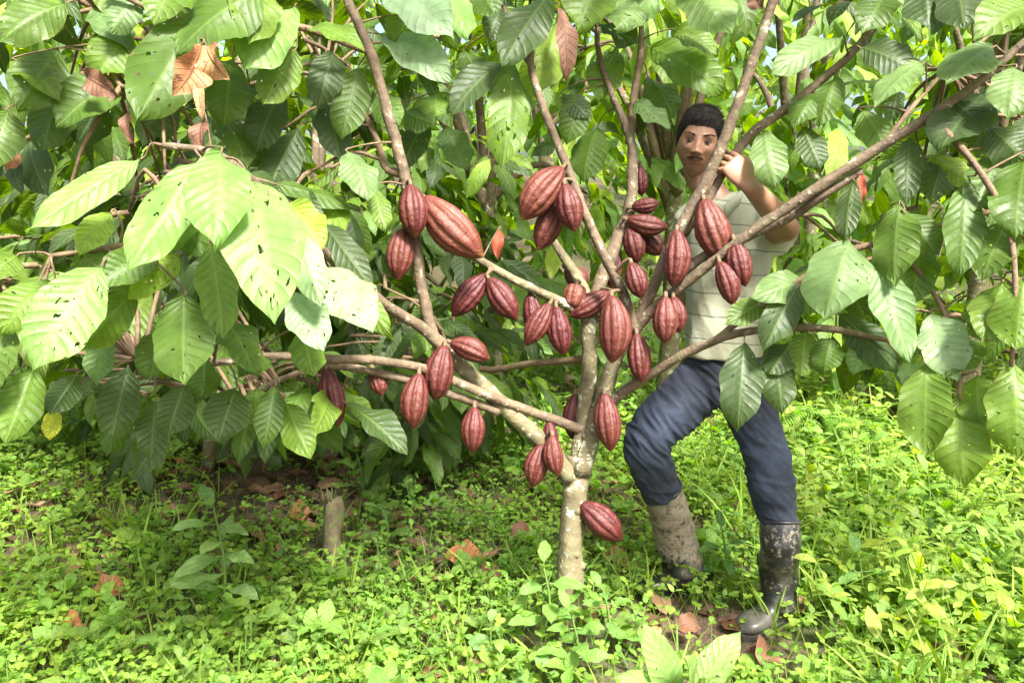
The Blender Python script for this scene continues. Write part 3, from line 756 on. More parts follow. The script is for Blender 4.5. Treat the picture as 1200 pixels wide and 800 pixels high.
def shirt_material():
    m = NT("shirt_knit")
    v = m.attr("stripe"); g = m.attr("panel"); o = m.obj(); n1 = m.noise(o, 6, 4); n2 = m.noise(o, 700, 2)
    fr = m.math('FRACT', v)
    line = m.math('LESS_THAN', m.math('ABSOLUTE', m.math('SUBTRACT', fr, 0.5)), 0.028)
    line2 = m.math('MULTIPLY', m.math('LESS_THAN', m.math('ABSOLUTE', m.math('SUBTRACT', fr, 0.38)), 0.05), 0.25)
    base = m.mix(m.ramp(n1, 0.3, 0.7), (0.26, 0.265, 0.18), (0.33, 0.33, 0.235))
    c = m.mix(m.math('MULTIPLY', line, 0.7), base, (0.05, 0.06, 0.05))
    c = m.mix(line2, c, (0.30, 0.36, 0.25))
    c = m.mix(m.math('MULTIPLY', g, 0.75), c, (0.09, 0.10, 0.08))
    m.set(Base_Color=c, Roughness=0.85, Sheen_Weight=0.1)
    m.bump(m.math('ADD', m.noise(o, 18, 3), m.math('MULTIPLY', n2, 0.1)), 0.5, 0.012)
    return m.m
M_SHIRT = shirt_material()

def jeans_material():
    m = NT("denim")
    fd = m.attr("fade"); o = m.obj(); n1 = m.noise(o, 9, 4, 0.6); n2 = m.noise(o, 340, 2); n3 = m.noise(o, 38, 3)
    c = m.mix(m.ramp(m.math('ADD', fd, m.math('MULTIPLY', m.math('SUBTRACT', n1, 0.5), 0.9)), 0.15, 0.95), (0.005, 0.008, 0.016), (0.045, 0.062, 0.105))
    c = m.mix(m.math('MULTIPLY', n2, 0.35), c, (0.06, 0.075, 0.12))
    c = m.mix(m.math('MULTIPLY', m.ramp(n3, 0.6, 0.75), 0.25), c, (0.13, 0.11, 0.08))
    m.set(Base_Color=c, Roughness=0.88)
    m.bump(m.math('ADD', m.math('MULTIPLY', n3, 0.8), m.math('MULTIPLY', n2, 0.2)), 0.6, 0.006)
    return m.m
M_JEANS = jeans_material()

def boot_material(name, cut):
    m = NT(name); o = m.obj()
    hgt = m.attr("mud")
    n1 = m.noise(o, 24, 6, 0.72); n2 = m.noise(o, 75, 4, 0.65)
    k = m.ramp(m.math('ADD', m.math('ADD', m.math('MULTIPLY', n1, 0.75), m.math('MULTIPLY', n2, 0.6)), m.math('MULTIPLY', hgt, 0.35)), cut, cut + 0.2)
    mud = m.mix(n2, (0.15, 0.12, 0.08), (0.30, 0.255, 0.18))
    mud = m.mix(m.ramp(m.noise(o, 22, 3), 0.58, 0.7), mud, (0.20, 0.12, 0.06))
    c = m.mix(k, m.mix(m.ramp(m.noise(o, 9, 4), .4, .7), (0.012, 0.012, 0.013), (0.10, 0.095, 0.08)), mud)
    m.set(Base_Color=c, Roughness=m.math('ADD', 0.32, m.math('MULTIPLY', k, 0.5)))
    m.bump(m.math('ADD', m.math('MULTIPLY', k, 0.6), m.math('MULTIPLY', n2, 0.5)), 0.5, 0.005)
    return m.m
M_BOOT_MUDDY = boot_material("muddy_rubber", 0.71)
M_BOOT = boot_material("black_rubber", 0.88)
def plain(name, c, rough):
    m = NT(name); m.set(Base_Color=(*c, 1), Roughness=rough)
    return m.m
M_EYE = plain("eye_white", (0.20, 0.16, 0.14), 0.4)
M_IRIS = plain("eye_iris", (0.012, 0.007, 0.005), 0.1)

MD = 2.80
mp = P(840, 720, MD)
man = empty("person", (mp[0], mp[1], float(ground_z(mp[0], mp[1]))))
tag(man, "man in pale striped polo, jeans and muddy rubber boots gripping a cocoa branch", "person")

# head, in its own frame: x to the picture's right, y away from the camera, z up
def R3(axis, deg): return np.array(Matrix.Rotation(math.radians(deg), 3, axis))
HC = P(819, 167, 2.79)
HR = R3('X', 4) @ R3('Y', 8) @ R3('Z', -14)
HS = 1.0
def to_world(v): return HC + (np.asarray(v) * HS) @ HR.T
def to_head(v): return ((np.asarray(v) - HC) @ HR) / HS
def head_points(nu=150, nv=150, grow=0.0):
    u = np.linspace(0, 2 * math.pi, nu, endpoint=False); v = np.linspace(0.015, math.pi - 0.015, nv)
    U, V = np.meshgrid(u, v)
    dx, dy, dz = np.sin(V) * np.sin(U), -np.sin(V) * np.cos(U), np.cos(V)
    rr = np.where(dz > 0, (1 - np.abs(dz) ** 2.7) ** (1 / 2.7), np.sin(V)) / np.sin(V)
    x, y, z = dx * 0.0715 * rr, dy * 0.094 * rr, dz * 0.117
    low = np.clip(-z / 0.119, 0, 1)
    x = x * (1 - 0.36 * low ** 1.35) * (1 + 0.10 * np.exp(-((z + 0.045) / 0.04) ** 2))
    y = np.where(y > 0, y * (1 - 0.42 * low ** 1.1), y * (1 - 0.10 * low))
    y = y + 0.010 * np.clip(z / 0.119, -1, 1)                     # forehead leans back
    fr = np.clip(-dy * 1.6 - 0.35, 0, 1)                          # front of the face
    g = lambda cx, cz, sx, sz: np.exp(-((x - cx) / sx) ** 2 - ((z - cz) / sz) ** 2)
    d = np.zeros_like(x)
    for s in (-1, 1):
        d -= 0.0095 * g(s * 0.031, 0.002, 0.017, 0.012)           # eye sockets
        d += 0.0045 * g(s * 0.030, 0.021, 0.022, 0.008)           # brow ridge
        d += 0.0060 * g(s * 0.043, -0.022, 0.018, 0.016)          # cheek bones
        d -= 0.0045 * g(s * 0.046, -0.060, 0.016, 0.022)          # hollow cheeks
        d += 0.0065 * g(s * 0.0135, -0.036, 0.006, 0.007)         # nostril wings
        d -= 0.0035 * g(s * 0.029, -0.047, 0.005, 0.016)          # folds beside the mouth
        d += 0.0030 * g(s * 0.031, 0.0095, 0.015, 0.0035)         # upper lids
        d += 0.0022 * g(s * 0.031, -0.0065, 0.014, 0.003)         # lower lids
    d += 0.0185 * np.exp(-(x / (0.008 + 0.010 * np.clip((0.015 - z) / 0.05, 0, 1))) ** 2) * np.clip((0.020 - z) / 0.052, 0, 1) ** 0.9 * (1 / (1 + np.exp(-(z + 0.041) / 0.0025)))
    d += 0.005 * g(0, -0.034, 0.010, 0.009)                       # nose tip
    d += 0.0075 * g(0, -0.062, 0.028, 0.016)                      # mouth region
    d += 0.0035 * g(0, -0.0575, 0.020, 0.0035) + 0.0045 * g(0, -0.0680, 0.018, 0.004)
    d -= 0.0055 * g(0, -0.0628, 0.025, 0.0018)                    # line between the lips
    d -= 0.0045 * g(0, -0.0785, 0.020, 0.005)
    d += 0.0095 * g(0, -0.098, 0.022, 0.013)                      # chin
    y = y - d * fr
    p = np.stack([x, y, z], -1)
    if grow:
        p = p + nrm(np.stack([dx / .074, dy / .094, dz / .119], -1)) * grow
    return p
body = MB()
hp = head_points()
body.rings(to_world(hp.reshape(-1, 3)).reshape(hp.shape))
for s in (-1, 1):                                                  # ears
    e = MB().ell((0, 0, 0), (0.007, 0.017, 0.031), R3('X', -10) @ R3('Z', s * -22))
    body.add(to_world(e.arrays()[0] + np.array((s * 0.0745, 0.012, -0.008))), e.arrays()[1])
    e = MB().ell((0, 0, 0), (0.006, 0.009, 0.010))
    body.add(to_world(e.arrays()[0] + np.array((s * 0.071, 0.006, -0.034))), e.arrays()[1])
NB = P(838, 236, 2.82)
body.tube([to_world((0.006, 0.026, -0.045)), to_world((0.014, 0.034, -0.10)), NB, P(842, 262, 2.83)], [0.046, 0.048, 0.058, 0.08], seg=24, n=18)
Xr, Yf = np.array((1.0, 0, 0)), np.array((0, 1.0, 0))
def sec(l, r, y, d, th, yaw=0.0):
    a, b = P(l, y, d), P(r, y, d)
    c, s = math.cos(yaw), math.sin(yaw)
    return ((a + b) / 2, np.linalg.norm(b - a) / 2 / max(0.6, abs(c)), th, np.array((c, s, 0)), np.array((-s, c, 0)))
SH = [sec(816, 866, 226, 2.83, .060), sec(806, 884, 240, 2.83, .085), sec(803, 896, 258, 2.82, .105), sec(803, 904, 285, 2.81, .118), sec(804, 902, 325, 2.80, .120), sec(806, 896, 372, 2.79, .116), sec(804, 890, 416, 2.79, .118)]
body.loft([(c, a * (.9 - .1 * (i > 3)), b * (.9 - .1 * (i > 3)), x, y) for i, (c, a, b, x, y) in enumerate(SH)] + [sec(816, 878, 450, 2.80, .08)])
# left arm: shoulder, elbow thrust towards the camera, forearm up to the branch
SHO_L, ELB_L, WR_L = P(888, 262, 2.82), P(922, 268, 2.60), P(880, 219, 2.42)
body.tube([SHO_L, (SHO_L + ELB_L) / 2 + np.array((0.012, 0, -0.01)), ELB_L], [0.058, 0.050, 0.041], seg=20, n=14, round_ends=True)
body.tube([ELB_L, ELB_L * .6 + WR_L * .4 + np.array((0.006, 0, -0.004)), WR_L], [0.041, 0.041, 0.0275], seg=20, n=14, round_ends=True)
# right arm hangs and folds behind the back
SHO_R, ELB_R, WR_R = P(814, 262, 2.84), P(806, 348, 2.97), P(836, 396, 3.02)
body.tube([SHO_R, ELB_R], [0.056, 0.042], seg=18, n=12, round_ends=True)
body.tube([ELB_R, (ELB_R + WR_R) / 2, WR_R], [0.042, 0.040, 0.028], seg=18, n=12, round_ends=True)
# hands
def hand(wr, u, back, side, curl, grip=None):
    """u: wrist to knuckles; back: out of the back of the hand; side: towards the thumb"""
    u = nrm(u); back = nrm(back - u * np.dot(back, u)); side = nrm(side - u * np.dot(side, u) - back * np.dot(side, back))
    body.loft([(wr - u * .012, .027, .021, side, back), (wr + u * .015, .031, .019, side, back), (wr + u * .055, .041, .0165, side, back), (wr + u * .092, .040, .0125, side, back), (wr + u * .1, .036, .009, side, back)], seg=20)
    for i, (off, ln, sp) in enumerate(((.031, .074, .12), (.0105, .082, .03), (-.0105, .077, -.06), (-.030, .060, -.15))):
        p = wr + u * (.090 - .004 * abs(i - 1)) + side * off
        d, a = nrm(u + side * sp), 0.0
        pts = [p - d * .02, p]
        for seg_, bend in zip((.45, .31, .24), curl[i]):
            a += bend
            pts.append(pts[-1] + (d * math.cos(a) - back * math.sin(a)) * ln * seg_)
        body.tube(pts, [.0100, .0090, .0088, .0078, .0066], seg=12, n=22, round_ends=True)
    p = wr + u * .028 + side * .024 - back * .006
    q1 = p + side * .030 + u * .026 - back * .014
    q2 = q1 + side * .006 + u * .030 - back * .020
    q3 = q2 - side * .008 + u * .018 - back * .014
    body.tube([p, q1, q2, q3], [.0155, .0125, .0105, .0085], seg=12, n=20, round_ends=True)
# the branch he holds runs from (846,205) to (884,154) at about 2.45 m: palm turned to the picture's left, fingers round it
uh = nrm(P(853, 186, 2.41) - WR_L)
hand(WR_L, uh, np.array((0.30, -0.93, 0.1)), np.array((0.7, 0, 0.75)), [(.7, 1.15, .8), (.75, 1.15, .85), (.8, 1.15, .85), (.85, 1.15, .85)])
hand(WR_R, P(858, 404, 3.0) - WR_R, np.array((0.1, 1, 0)), np.array((0.2, 0, 1.0)), [(.25, .3, .2)] * 4)
# legs inside the jeans and boots, joined to the same body
def zfix(px, py, z):
    """depth at which the pixel lies at height z"""
    a = CF[2] - (py - 400) / FPX * CU[2]
    return (z - CAM_H) / a
LEGR = [(830, 440, 2.82, 33), (812, 458, 2.81, 33), (788, 482, 2.80, 31.5), (760, 514, 2.80, 29), (764, 545, 2.85, 26), (776, 580, 2.89, 22)]
LEGL = [(862, 440, 2.80, 33), (878, 475, 2.79, 31), (892, 515, 2.77, 27), (901, 553, 2.75, 27.5), (907, 582, 2.74, 26), (915, 618, 2.74, 20)]
gz_l = float(ground_z(*P(905, 725, 2.7)[:2])); gz_r = float(ground_z(*P(790, 690, 2.9)[:2]))
dR = zfix(800, 688, gz_r + .02); dL = zfix(905, 728, gz_l + .02)
BOOTR = [(777, 570, 2.89, 21), (784, 600, (2.89 + dR) / 2, 23), (792, 630, dR, 24.5), (800, 655, dR, 23), (803, 672, dR, 23)]
BOOTL = [(914, 610, 2.74, 22), (914, 640, 2.73, 23.5), (913, 668, dL + .02, 23), (912, 692, dL + .02, 21), (911, 712, dL + .02, 21)]
def ptube(mb, rows, k=1.0, **kw):
    pts = [P(a, b, d) for a, b, d, r in rows]
    return mb.tube(pts, [r / FPX * d * k for a, b, d, r in rows], **kw)
ptube(body, LEGR, .72, seg=20, round_ends=True); ptube(body, LEGL, .72, seg=20, round_ends=True)
ptube(body, BOOTR[:4], .62, seg=20, round_ends=True); ptube(body, BOOTL[:4], .62, seg=20, round_ends=True)
bv, bn, bf = fused(body, 0.0028, smooth=3)
hl = to_head(bv)
paint = np.tile(np.array((0.27, 0.142, 0.085)), (len(bv), 1))
near = (np.abs(hl) < .14).all(1)
G = lambda cx, cz, sx, sz: np.exp(-((hl[:, 0] - cx) / sx) ** 2 - ((hl[:, 2] - cz) / sz) ** 2) * (hl[:, 1] < -.03) * near
def blend(wt, c):
    global paint
    paint = paint * (1 - wt[:, None]) + np.array(c) * wt[:, None]
blend(np.clip(G(0, -.062, .023, .0075) * 1.3, 0, 1) * .8, (.25, .085, .06))
blend(np.clip(G(0, -.0628, .026, .0016) * 1.2, 0, 1) * .85, (.06, .02, .015))
blend(np.clip(G(0, -.093, .034, .022), 0, 1) * .30, (.13, .07, .05))
for s in (-1, 1):
    blend(G(s * .030, .002, .020, .010) * .22, (.16, .06, .035))
    blend(np.clip(G(s * .0085, -.0405, .004, .0028) * 1.3, 0, 1) * .8, (.06, .022, .015))
# stubble where the hair thins out, and on the jaw
hb = np.clip((hl[:, 1] + .072) / .05, 0, 1); hsd = np.clip((np.abs(hl[:, 0]) - .045) / .03, 0, 1)
hz = .057 - .010 * hsd - hb * .068 - np.clip((hl[:, 1] - .01) / .05, 0, 1) * .045
blend(np.clip((hl[:, 2] - hz + .013) / .014, 0, 1) * near * .75, (.03, .02, .016))
blend(np.clip((np.abs(hl[:, 0]) - .030) / .03, 0, 1) * np.clip((-.035 - hl[:, 2]) / .03, 0, 1) * near * (hl[:, 2] > -.125) * .22, (.10, .06, .045))
paint = paint * np.array([1 + .16 * mnoise.noise(Vector(p * 38)) + .10 * mnoise.noise(Vector(p * 120)) for p in bv])[:, None]
make("body", bv, bf, M_SKIN, man, attrs={'paint': paint})

# eyes, brows, moustache
for s in (-1, 1):
    c = np.array((s * .030, -.0812, .0010))
    e = MB().ell((0, 0, 0), (.0105, .009, .0031)); eo = make("eye", to_world(e.arrays()[0] + c), e.arrays()[1], M_EYE, man)
    e = MB().ell((0, 0, 0), (.0046, .0035, .0031)); make("iris", to_world(e.arrays()[0] + c + np.array((-.001, -.0068, 0))), e.arrays()[1], M_IRIS, eo)
    lid = MB().tube(to_world([c + np.array((k * .0125, -.0085 + .004 * k * k, .0036 - .003 * k * k)) for k in np.linspace(-1, 1, 7)]), [.0008, .0012, .0008], seg=6, n=12)
    lid.build("eyelash", M_HAIR, eo)
    bw = MB()
    for k in range(60):
        u_ = random.random(); x = s * (.012 + .036 * u_); z = .0195 + .006 * math.sin(u_ * 2.4) + random.uniform(-.0019, .0019) * (1 - .5 * u_)
        yy = -.0925 + .55 * max(0, abs(x) - .012) ** 1.25 * 1.0
        a = np.array((x, yy + random.uniform(-.002, .001), z)); bw.tube(to_world([a, a + np.array((s * .006, .0015, random.uniform(0, .003)))]), [.0009, .0004], seg=3, n=2)
    bw.build("eyebrow", M_HAIR, man)
ms = MB()
for k in range(420):
    x = random.uniform(-.026, .026); z = -.0505 - .35 * abs(x) ** 1.0 * .35 + random.uniform(-.0028, .0028)
    a = np.array((x, -.1005 + 11 * x * x + random.uniform(-.001, .001), z)); ms.tube(to_world([a, a + np.array((np.sign(x) * .0025, .0005, -.0038))]), [.00045, .0002], seg=3, n=2)
ms.build("moustache", M_HAIR, man)
# short black hair
hp2 = head_points(110, 90, grow=.0055)
q = hp2.reshape(-1, 3)
def hairline(p):
    back = np.clip((p[..., 1] + .072) / .05, 0, 1)
    side = np.clip((np.abs(p[..., 0]) - .045) / .03, 0, 1)
    return .057 - .010 * side - back * .068 - np.clip((p[..., 1] - .01) / .05, 0, 1) * .045
thick = np.clip((q[:, 2] - hairline(q) + np.array([mnoise.noise(Vector(p * 220)) for p in q]) * .005) / .02, -1, 1)
inner = head_points(110, 90, grow=-.004).reshape(-1, 3)
hv = inner + (q - inner) * np.clip(thick * .5 + .5, 0, 1)[:, None] * 1.12
hm = MB().rings(to_world(hv).reshape(hp2.shape))
for k in range(4200):
    i = random.randrange(len(q))
    if q[i, 2] < hairline(q[i]) + random.uniform(-.004, .004) or (abs(q[i, 0]) > .066 and q[i, 2] < .004 and q[i, 1] < .03): continue
    nn = nrm(q[i] / np.array((.074, .094, .119)) ** 2)
    dd = nrm(nn * .7 + np.array((random.uniform(-.5, .5), -.35, random.uniform(-.1, .4))))
    hm.tube(to_world([q[i] - nn * .003, q[i] + dd * random.uniform(.006, .013)]), [.0011, .0003], seg=3, n=2)
hm.build("hair", M_HAIR, man)

# polo shirt with collar
sh = MB().loft(SH, seg=40)
MIDA = SHO_L * .42 + ELB_L * .58
sh.tube([P(868, 256, 2.83), SHO_L + np.array((.004, 0, .004)), MIDA + np.array((.018, 0, -.042))], [.070, .078, .074], seg=22, n=14)
sh.tube([P(828, 256, 2.83), SHO_R, SHO_R * .42 + ELB_R * .58], [.07, .068, .062], seg=22, n=14)
sv, sn, sf = fused(sh, .006, smooth=4)
fold = np.array([mnoise.noise(Vector((p[0] * 6 + p[2] * 5, p[1] * 6, p[2] * 4 - p[0] * 4))) * .012 + (.5 - 2 * abs(mnoise.noise(Vector((p[0] * 13 + p[2] * 8, p[1] * 10, p[2] * 5 - p[0] * 5))))) * .006 for p in sv])
sv = sv + sn * fold[:, None]
panel = ((np.abs(sv[:, 0] - P(876, 270, 2.8)[0]) < .0022) & (sv[:, 1] < mp[1]) & (sv[:, 2] > P(840, 300, 2.8)[2])).astype(float)
make("shirt", sv, sf, M_SHIRT, man, attrs={'stripe': (sv[:, 2] + .10 * (sv[:, 0] - mp[0]) + fold * .5) / .078, 'panel': panel})
col = MB()
for s, pts in ((-1, [(848, 248, 2.705), (834, 240, 2.725), (819, 230, 2.79), (826, 219, 2.89)]), (1, [(848, 249, 2.705), (858, 238, 2.725), (868, 228, 2.80), (862, 219, 2.89)])):
    C = catmull([P(*p) for p in pts], 14); up = np.array((0, 0, 1.0))
    w = np.linspace(.030, .024, 14)
    out = nrm(C - P(842, 240, 2.83)) * .012
    R = []
    for i in range(14):
        a, b = C[i] + up * w[i] * .7, C[i] - up * w[i] * .7 + out[i]
        R.append([a - out[i] * .1, b, b + out[i] * .3, a + out[i] * .4])
    col.rings(R)
cv, cf = col.arrays()
make("collar", cv, cf, M_SHIRT, man, attrs={'stripe': np.zeros(len(cv)), 'panel': np.zeros(len(cv))})

# jeans
jn = MB().loft([sec(807, 889, 396, 2.795, .108), sec(803, 892, 430, 2.80, .112), sec(804, 893, 450, 2.80, .11), sec(818, 880, 468, 2.80, .09)], seg=36)
ptube(jn, LEGR, 1.0, seg=26, n=26); ptube(jn, LEGL, 1.0, seg=26, n=26)
jv, jnn, jf = fused(jn, .0045, smooth=4)
knR, knL, hipc = P(760, 514, 2.80), P(901, 553, 2.75), P(845, 445, 2.8)
def wrinkles(p):
    a = math.exp(-((p - knR) @ (p - knR)) / .016); b = math.exp(-((p - knL) @ (p - knL)) / .02); c = math.exp(-((p - hipc) @ (p - hipc)) / .03)
    v = Vector(p)
    w = mnoise.noise(Vector((v.x * 7, v.y * 7, v.z * 13))) * .0075
    w += (.5 - 2.2 * abs(mnoise.noise(Vector(((v.x + v.z) * 26, v.y * 8, (v.z - v.x) * 6))))) * .009 * (a + .9 * c + .25)
    w += (.5 - 2.2 * abs(mnoise.noise(Vector((v.x * 6, v.y * 6, v.z * 26 + 7 * v.x))))) * .010 * b
    low = min((p - P(776, 580, 2.89)) @ (p - P(776, 580, 2.89)), (p - P(914, 610, 2.74)) @ (p - P(914, 610, 2.74)))
    w += (.5 - 2.2 * abs(mnoise.noise(Vector((v.x * 7, v.y * 7, v.z * 24 + 6 * v.x))))) * .012 * math.exp(-low / .012)
    return w
jw = np.array([wrinkles(p) for p in jv]); jv = jv + jnn * jw[:, None]
thR, thL = P(778, 500, 2.72), P(890, 530, 2.70)
fade = .75 * np.exp(-((jv - knR) ** 2).sum(1) / .020) + .55 * np.exp(-((jv - thL) ** 2).sum(1) / .035) + .15 * np.exp(-((jv - thR) ** 2).sum(1) / .02) + .02 + jw * 20
make("jeans", jv, jf, M_JEANS, man, attrs={'fade': fade})

# rubber boots
def boot(rows, heel, toe, d_heel, d_toe, gzv, mat, label):
    mb = MB()
    ptube(mb, rows, 1.0, seg=28, n=30)
    h, t = P(*heel, d_heel), P(*toe, d_toe)
    h[2] = t[2] = gzv + .02
    fd = nrm(t - h); sd = nrm(np.cross((0, 0, 1.0), fd)); up = np.array((0, 0, 1.0)); L = np.linalg.norm(t - h)
    S = []
    for u_, w_, hh in ((0, .025, .05), (.08, .040, .075), (.25, .043, .085), (.42, .041, .068), (.6, .046, .050), (.78, .049, .042), (.92, .040, .034), (1, .014, .018)):
        S.append((h + fd * L * u_ + up * hh * .5, w_, hh * .62, sd, up))
    mb.loft(S, seg=26, power=2.6)
    v, n_, f = fused(mb, .0055, smooth=4)
    w = np.array([mnoise.noise(Vector((p[0] * 6, p[1] * 6, p[2] * 26))) * .006 + mnoise.noise(Vector(p * 14)) * .003 for p in v])
    v = v + n_ * w[:, None]
    zz = v[:, 2] - gzv
    o = make("boot", v, f, mat, man, attrs={'mud': np.clip((zz - .10) / .1, -1, .6)})
    o['label'] = label
    sole = MB()
    pr = []
    for u_, w_ in ((-.02, .012), (0, .030), (.08, .043), (.25, .044), (.42, .038), (.6, .047), (.78, .051), (.92, .042), (1.0, .022), (1.02, .008)):
        pr.append((h + fd * L * u_, w_))
    lo, hi = -.028, -.002
    ring = [p + sd * w_ for p, w_ in pr] + [p - sd * w_ for p, w_ in pr[::-1]]
    sole.rings([np.array([r + up * lo for r in ring]), np.array([r + up * hi for r in ring])])
    so = make("sole", *sole.arrays(), M_BOOT, o, smooth=False, attrs={'mud': np.full(len(sole.arrays()[0]), -.6)})
    top = rows[0]; c = P(*top[:3]); r = top[3] / FPX * top[2]
    T = nrm(P(*rows[1][:3]) - c); X = nrm(np.cross(T, Yf)); Y = np.cross(T, X)
    a = np.linspace(0, 2 * math.pi, 33)
    rim = MB().tube([c + X * r * 1.02 * math.cos(q_) + Y * r * 1.02 * math.sin(q_) for q_ in a], [.005, .005], seg=8, n=66)
    make("rim", *rim.arrays(), M_BOOT, o, attrs={'mud': np.zeros(len(rim.arrays()[0]))})
boot(BOOTR, (826, 684), (736, 692), dR + .01, dR - .03, gz_r, M_BOOT_MUDDY, "boot plastered with tan mud, stepping to the side")
boot(BOOTL, (926, 716), (866, 738), dL + .07, dL - .07, gz_l, M_BOOT, "darker rubber boot with less mud")

# ------------------------------------------------------------------ cocoa trees and thickets behind
def bg_tree(name, label, x, y, h, rad, nspray, size, pal, low=0.5, trunk_r=0.06, lean=(0, 0), group="cocoa trees behind", squash=1.0, nt=10, front=False):
    z0 = float(ground_z(x, y))
    root = empty(name, (x, y, z0)); tag(root, label, "tree", group)
    lv, tw, tr = Leaves(), MB(), MB()
    top = np.array((x + lean[0], y + lean[1], z0 + h * 0.45))
    tr.tube([(x, y, z0 - 0.1), ((x + top[0]) / 2 + .04, y, z0 + h * .22), top], [trunk_r * 1.2, trunk_r, trunk_r * .8], seg=10, n=10, knob=.25, seed=x)
    tr.build("trunk", M_TRUNK, root)
    c = np.array((x + lean[0], y + lean[1], z0 + low + (h - low) * .5)); rz = (h - low) * .5
    pts = []
    for k in range(nspray):
        while True:
            q = rs.uniform(-1, 1, 3)
            if .35 < np.linalg.norm(q) < 1: break
        pts.append((c + q * np.array((rad, rad * squash, rz)), q))
    for k in range(9):
        p, q = pts[k]
        tw.tube([top - np.array((0, 0, .1 * random.random() * h)), (top + p) / 2 + np.array((0, 0, .15)), p], [trunk_r * .55, trunk_r * .35, .008], seg=7, n=12, knob=.15, seed=k)
    for p, q in pts:
        d = np.array((q[0], q[1] - .15, .15 * q[2])); d = d / (np.linalg.norm(d) + .1)
        spray(lv, tw if False else None, p, d + rs.normal(0, .25, 3), random.randint(4, 7), size * random.uniform(.75, 1.15), pal, droop=.75)
    cr = lv.build("crown", M_BGLEAF, root, nt=nt, ns=4, ridge=.04 if nt >= 12 else 0)
    tw.build("limbs", M_BRANCH, root)
B_DK = [('dark', 4), ('grey', 2), ('mid', 3), ('green', 1)]  # dark mix also carries the shade under the left crown as leaf colour
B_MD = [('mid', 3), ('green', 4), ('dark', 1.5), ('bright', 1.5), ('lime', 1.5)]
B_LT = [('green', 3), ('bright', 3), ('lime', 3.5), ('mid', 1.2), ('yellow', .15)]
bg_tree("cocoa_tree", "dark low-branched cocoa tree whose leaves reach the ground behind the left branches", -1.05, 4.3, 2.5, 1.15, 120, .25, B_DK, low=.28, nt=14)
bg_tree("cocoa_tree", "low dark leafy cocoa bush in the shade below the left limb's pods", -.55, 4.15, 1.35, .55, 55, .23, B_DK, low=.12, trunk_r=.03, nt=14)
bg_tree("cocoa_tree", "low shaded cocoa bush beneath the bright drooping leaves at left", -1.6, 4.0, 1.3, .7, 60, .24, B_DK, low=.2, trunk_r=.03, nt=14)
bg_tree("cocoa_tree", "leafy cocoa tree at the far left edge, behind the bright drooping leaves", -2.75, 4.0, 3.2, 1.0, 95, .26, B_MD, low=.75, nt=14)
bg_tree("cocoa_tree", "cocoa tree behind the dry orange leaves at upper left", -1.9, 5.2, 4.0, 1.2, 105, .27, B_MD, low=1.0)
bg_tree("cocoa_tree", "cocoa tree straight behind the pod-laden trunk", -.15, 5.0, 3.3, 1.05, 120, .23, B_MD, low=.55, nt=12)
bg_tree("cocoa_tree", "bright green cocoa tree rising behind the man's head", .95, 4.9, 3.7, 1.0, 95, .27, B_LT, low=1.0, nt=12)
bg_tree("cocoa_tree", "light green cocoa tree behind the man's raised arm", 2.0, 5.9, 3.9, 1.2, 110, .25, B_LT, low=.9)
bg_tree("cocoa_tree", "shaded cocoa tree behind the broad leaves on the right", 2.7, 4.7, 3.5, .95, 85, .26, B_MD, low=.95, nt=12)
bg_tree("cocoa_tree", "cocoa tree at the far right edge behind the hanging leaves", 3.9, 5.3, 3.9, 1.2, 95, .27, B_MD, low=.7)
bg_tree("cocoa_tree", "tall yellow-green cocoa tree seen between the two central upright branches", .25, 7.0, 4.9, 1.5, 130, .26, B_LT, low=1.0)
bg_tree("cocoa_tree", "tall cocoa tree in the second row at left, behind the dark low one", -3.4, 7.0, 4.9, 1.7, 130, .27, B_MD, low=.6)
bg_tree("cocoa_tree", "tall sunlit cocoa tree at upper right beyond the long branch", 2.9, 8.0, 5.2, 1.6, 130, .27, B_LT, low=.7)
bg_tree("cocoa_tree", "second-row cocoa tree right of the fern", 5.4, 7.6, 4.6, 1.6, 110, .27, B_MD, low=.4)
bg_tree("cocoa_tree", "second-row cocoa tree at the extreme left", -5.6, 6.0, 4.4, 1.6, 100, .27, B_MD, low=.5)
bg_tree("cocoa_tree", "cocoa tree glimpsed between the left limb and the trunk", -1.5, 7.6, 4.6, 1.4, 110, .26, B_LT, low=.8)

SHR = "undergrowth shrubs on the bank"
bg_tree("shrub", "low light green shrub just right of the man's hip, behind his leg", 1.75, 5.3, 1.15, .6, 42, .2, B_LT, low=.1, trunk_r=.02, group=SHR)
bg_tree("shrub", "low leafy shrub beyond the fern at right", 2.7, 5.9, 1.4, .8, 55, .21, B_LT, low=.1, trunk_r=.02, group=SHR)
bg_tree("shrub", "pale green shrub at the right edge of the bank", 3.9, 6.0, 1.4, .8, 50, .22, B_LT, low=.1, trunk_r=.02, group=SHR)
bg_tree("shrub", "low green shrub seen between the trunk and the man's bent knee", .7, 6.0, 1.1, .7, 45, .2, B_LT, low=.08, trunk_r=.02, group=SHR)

# far plantation that reads as one mass
far = Leaves()
n = 5200
x = rs.uniform(-15, 15, n); y = rs.uniform(9.5, 17, n); z = ground_z(x, y) + .1 + rs.beta(1.2, 1.5, n) * (5.0 + 1.0 * np.sin(x * 1.3) + .8 * np.sin(x * 3.1 + y))
b = np.stack([x, y, z], 1); a = rs.uniform(0, 6.28, n)
d = nrm(np.stack([np.cos(a), np.sin(a) - .4, rs.uniform(-1.1, .1, n)], 1)); L = rs.uniform(.3, .55, n)
tn = np.array([pick([('green', 2), ('bright', 4), ('lime', 5), ('mid', 1), ('yellow', .3)]) for _ in range(n)])  # bright and lime mix puts the sunlit look into the leaf tints
far.extend(b, b + d * L[:, None], L * .22, np.array((0, -.5, .9)) + rs.normal(0, .4, (n, 3)), tn, .1, rs.uniform(-.2, .3, n), .1, rs.rand(n))
tag(far.build("plantation_foliage", M_BGLEAF, nt=6, ns=2), kind='stuff')

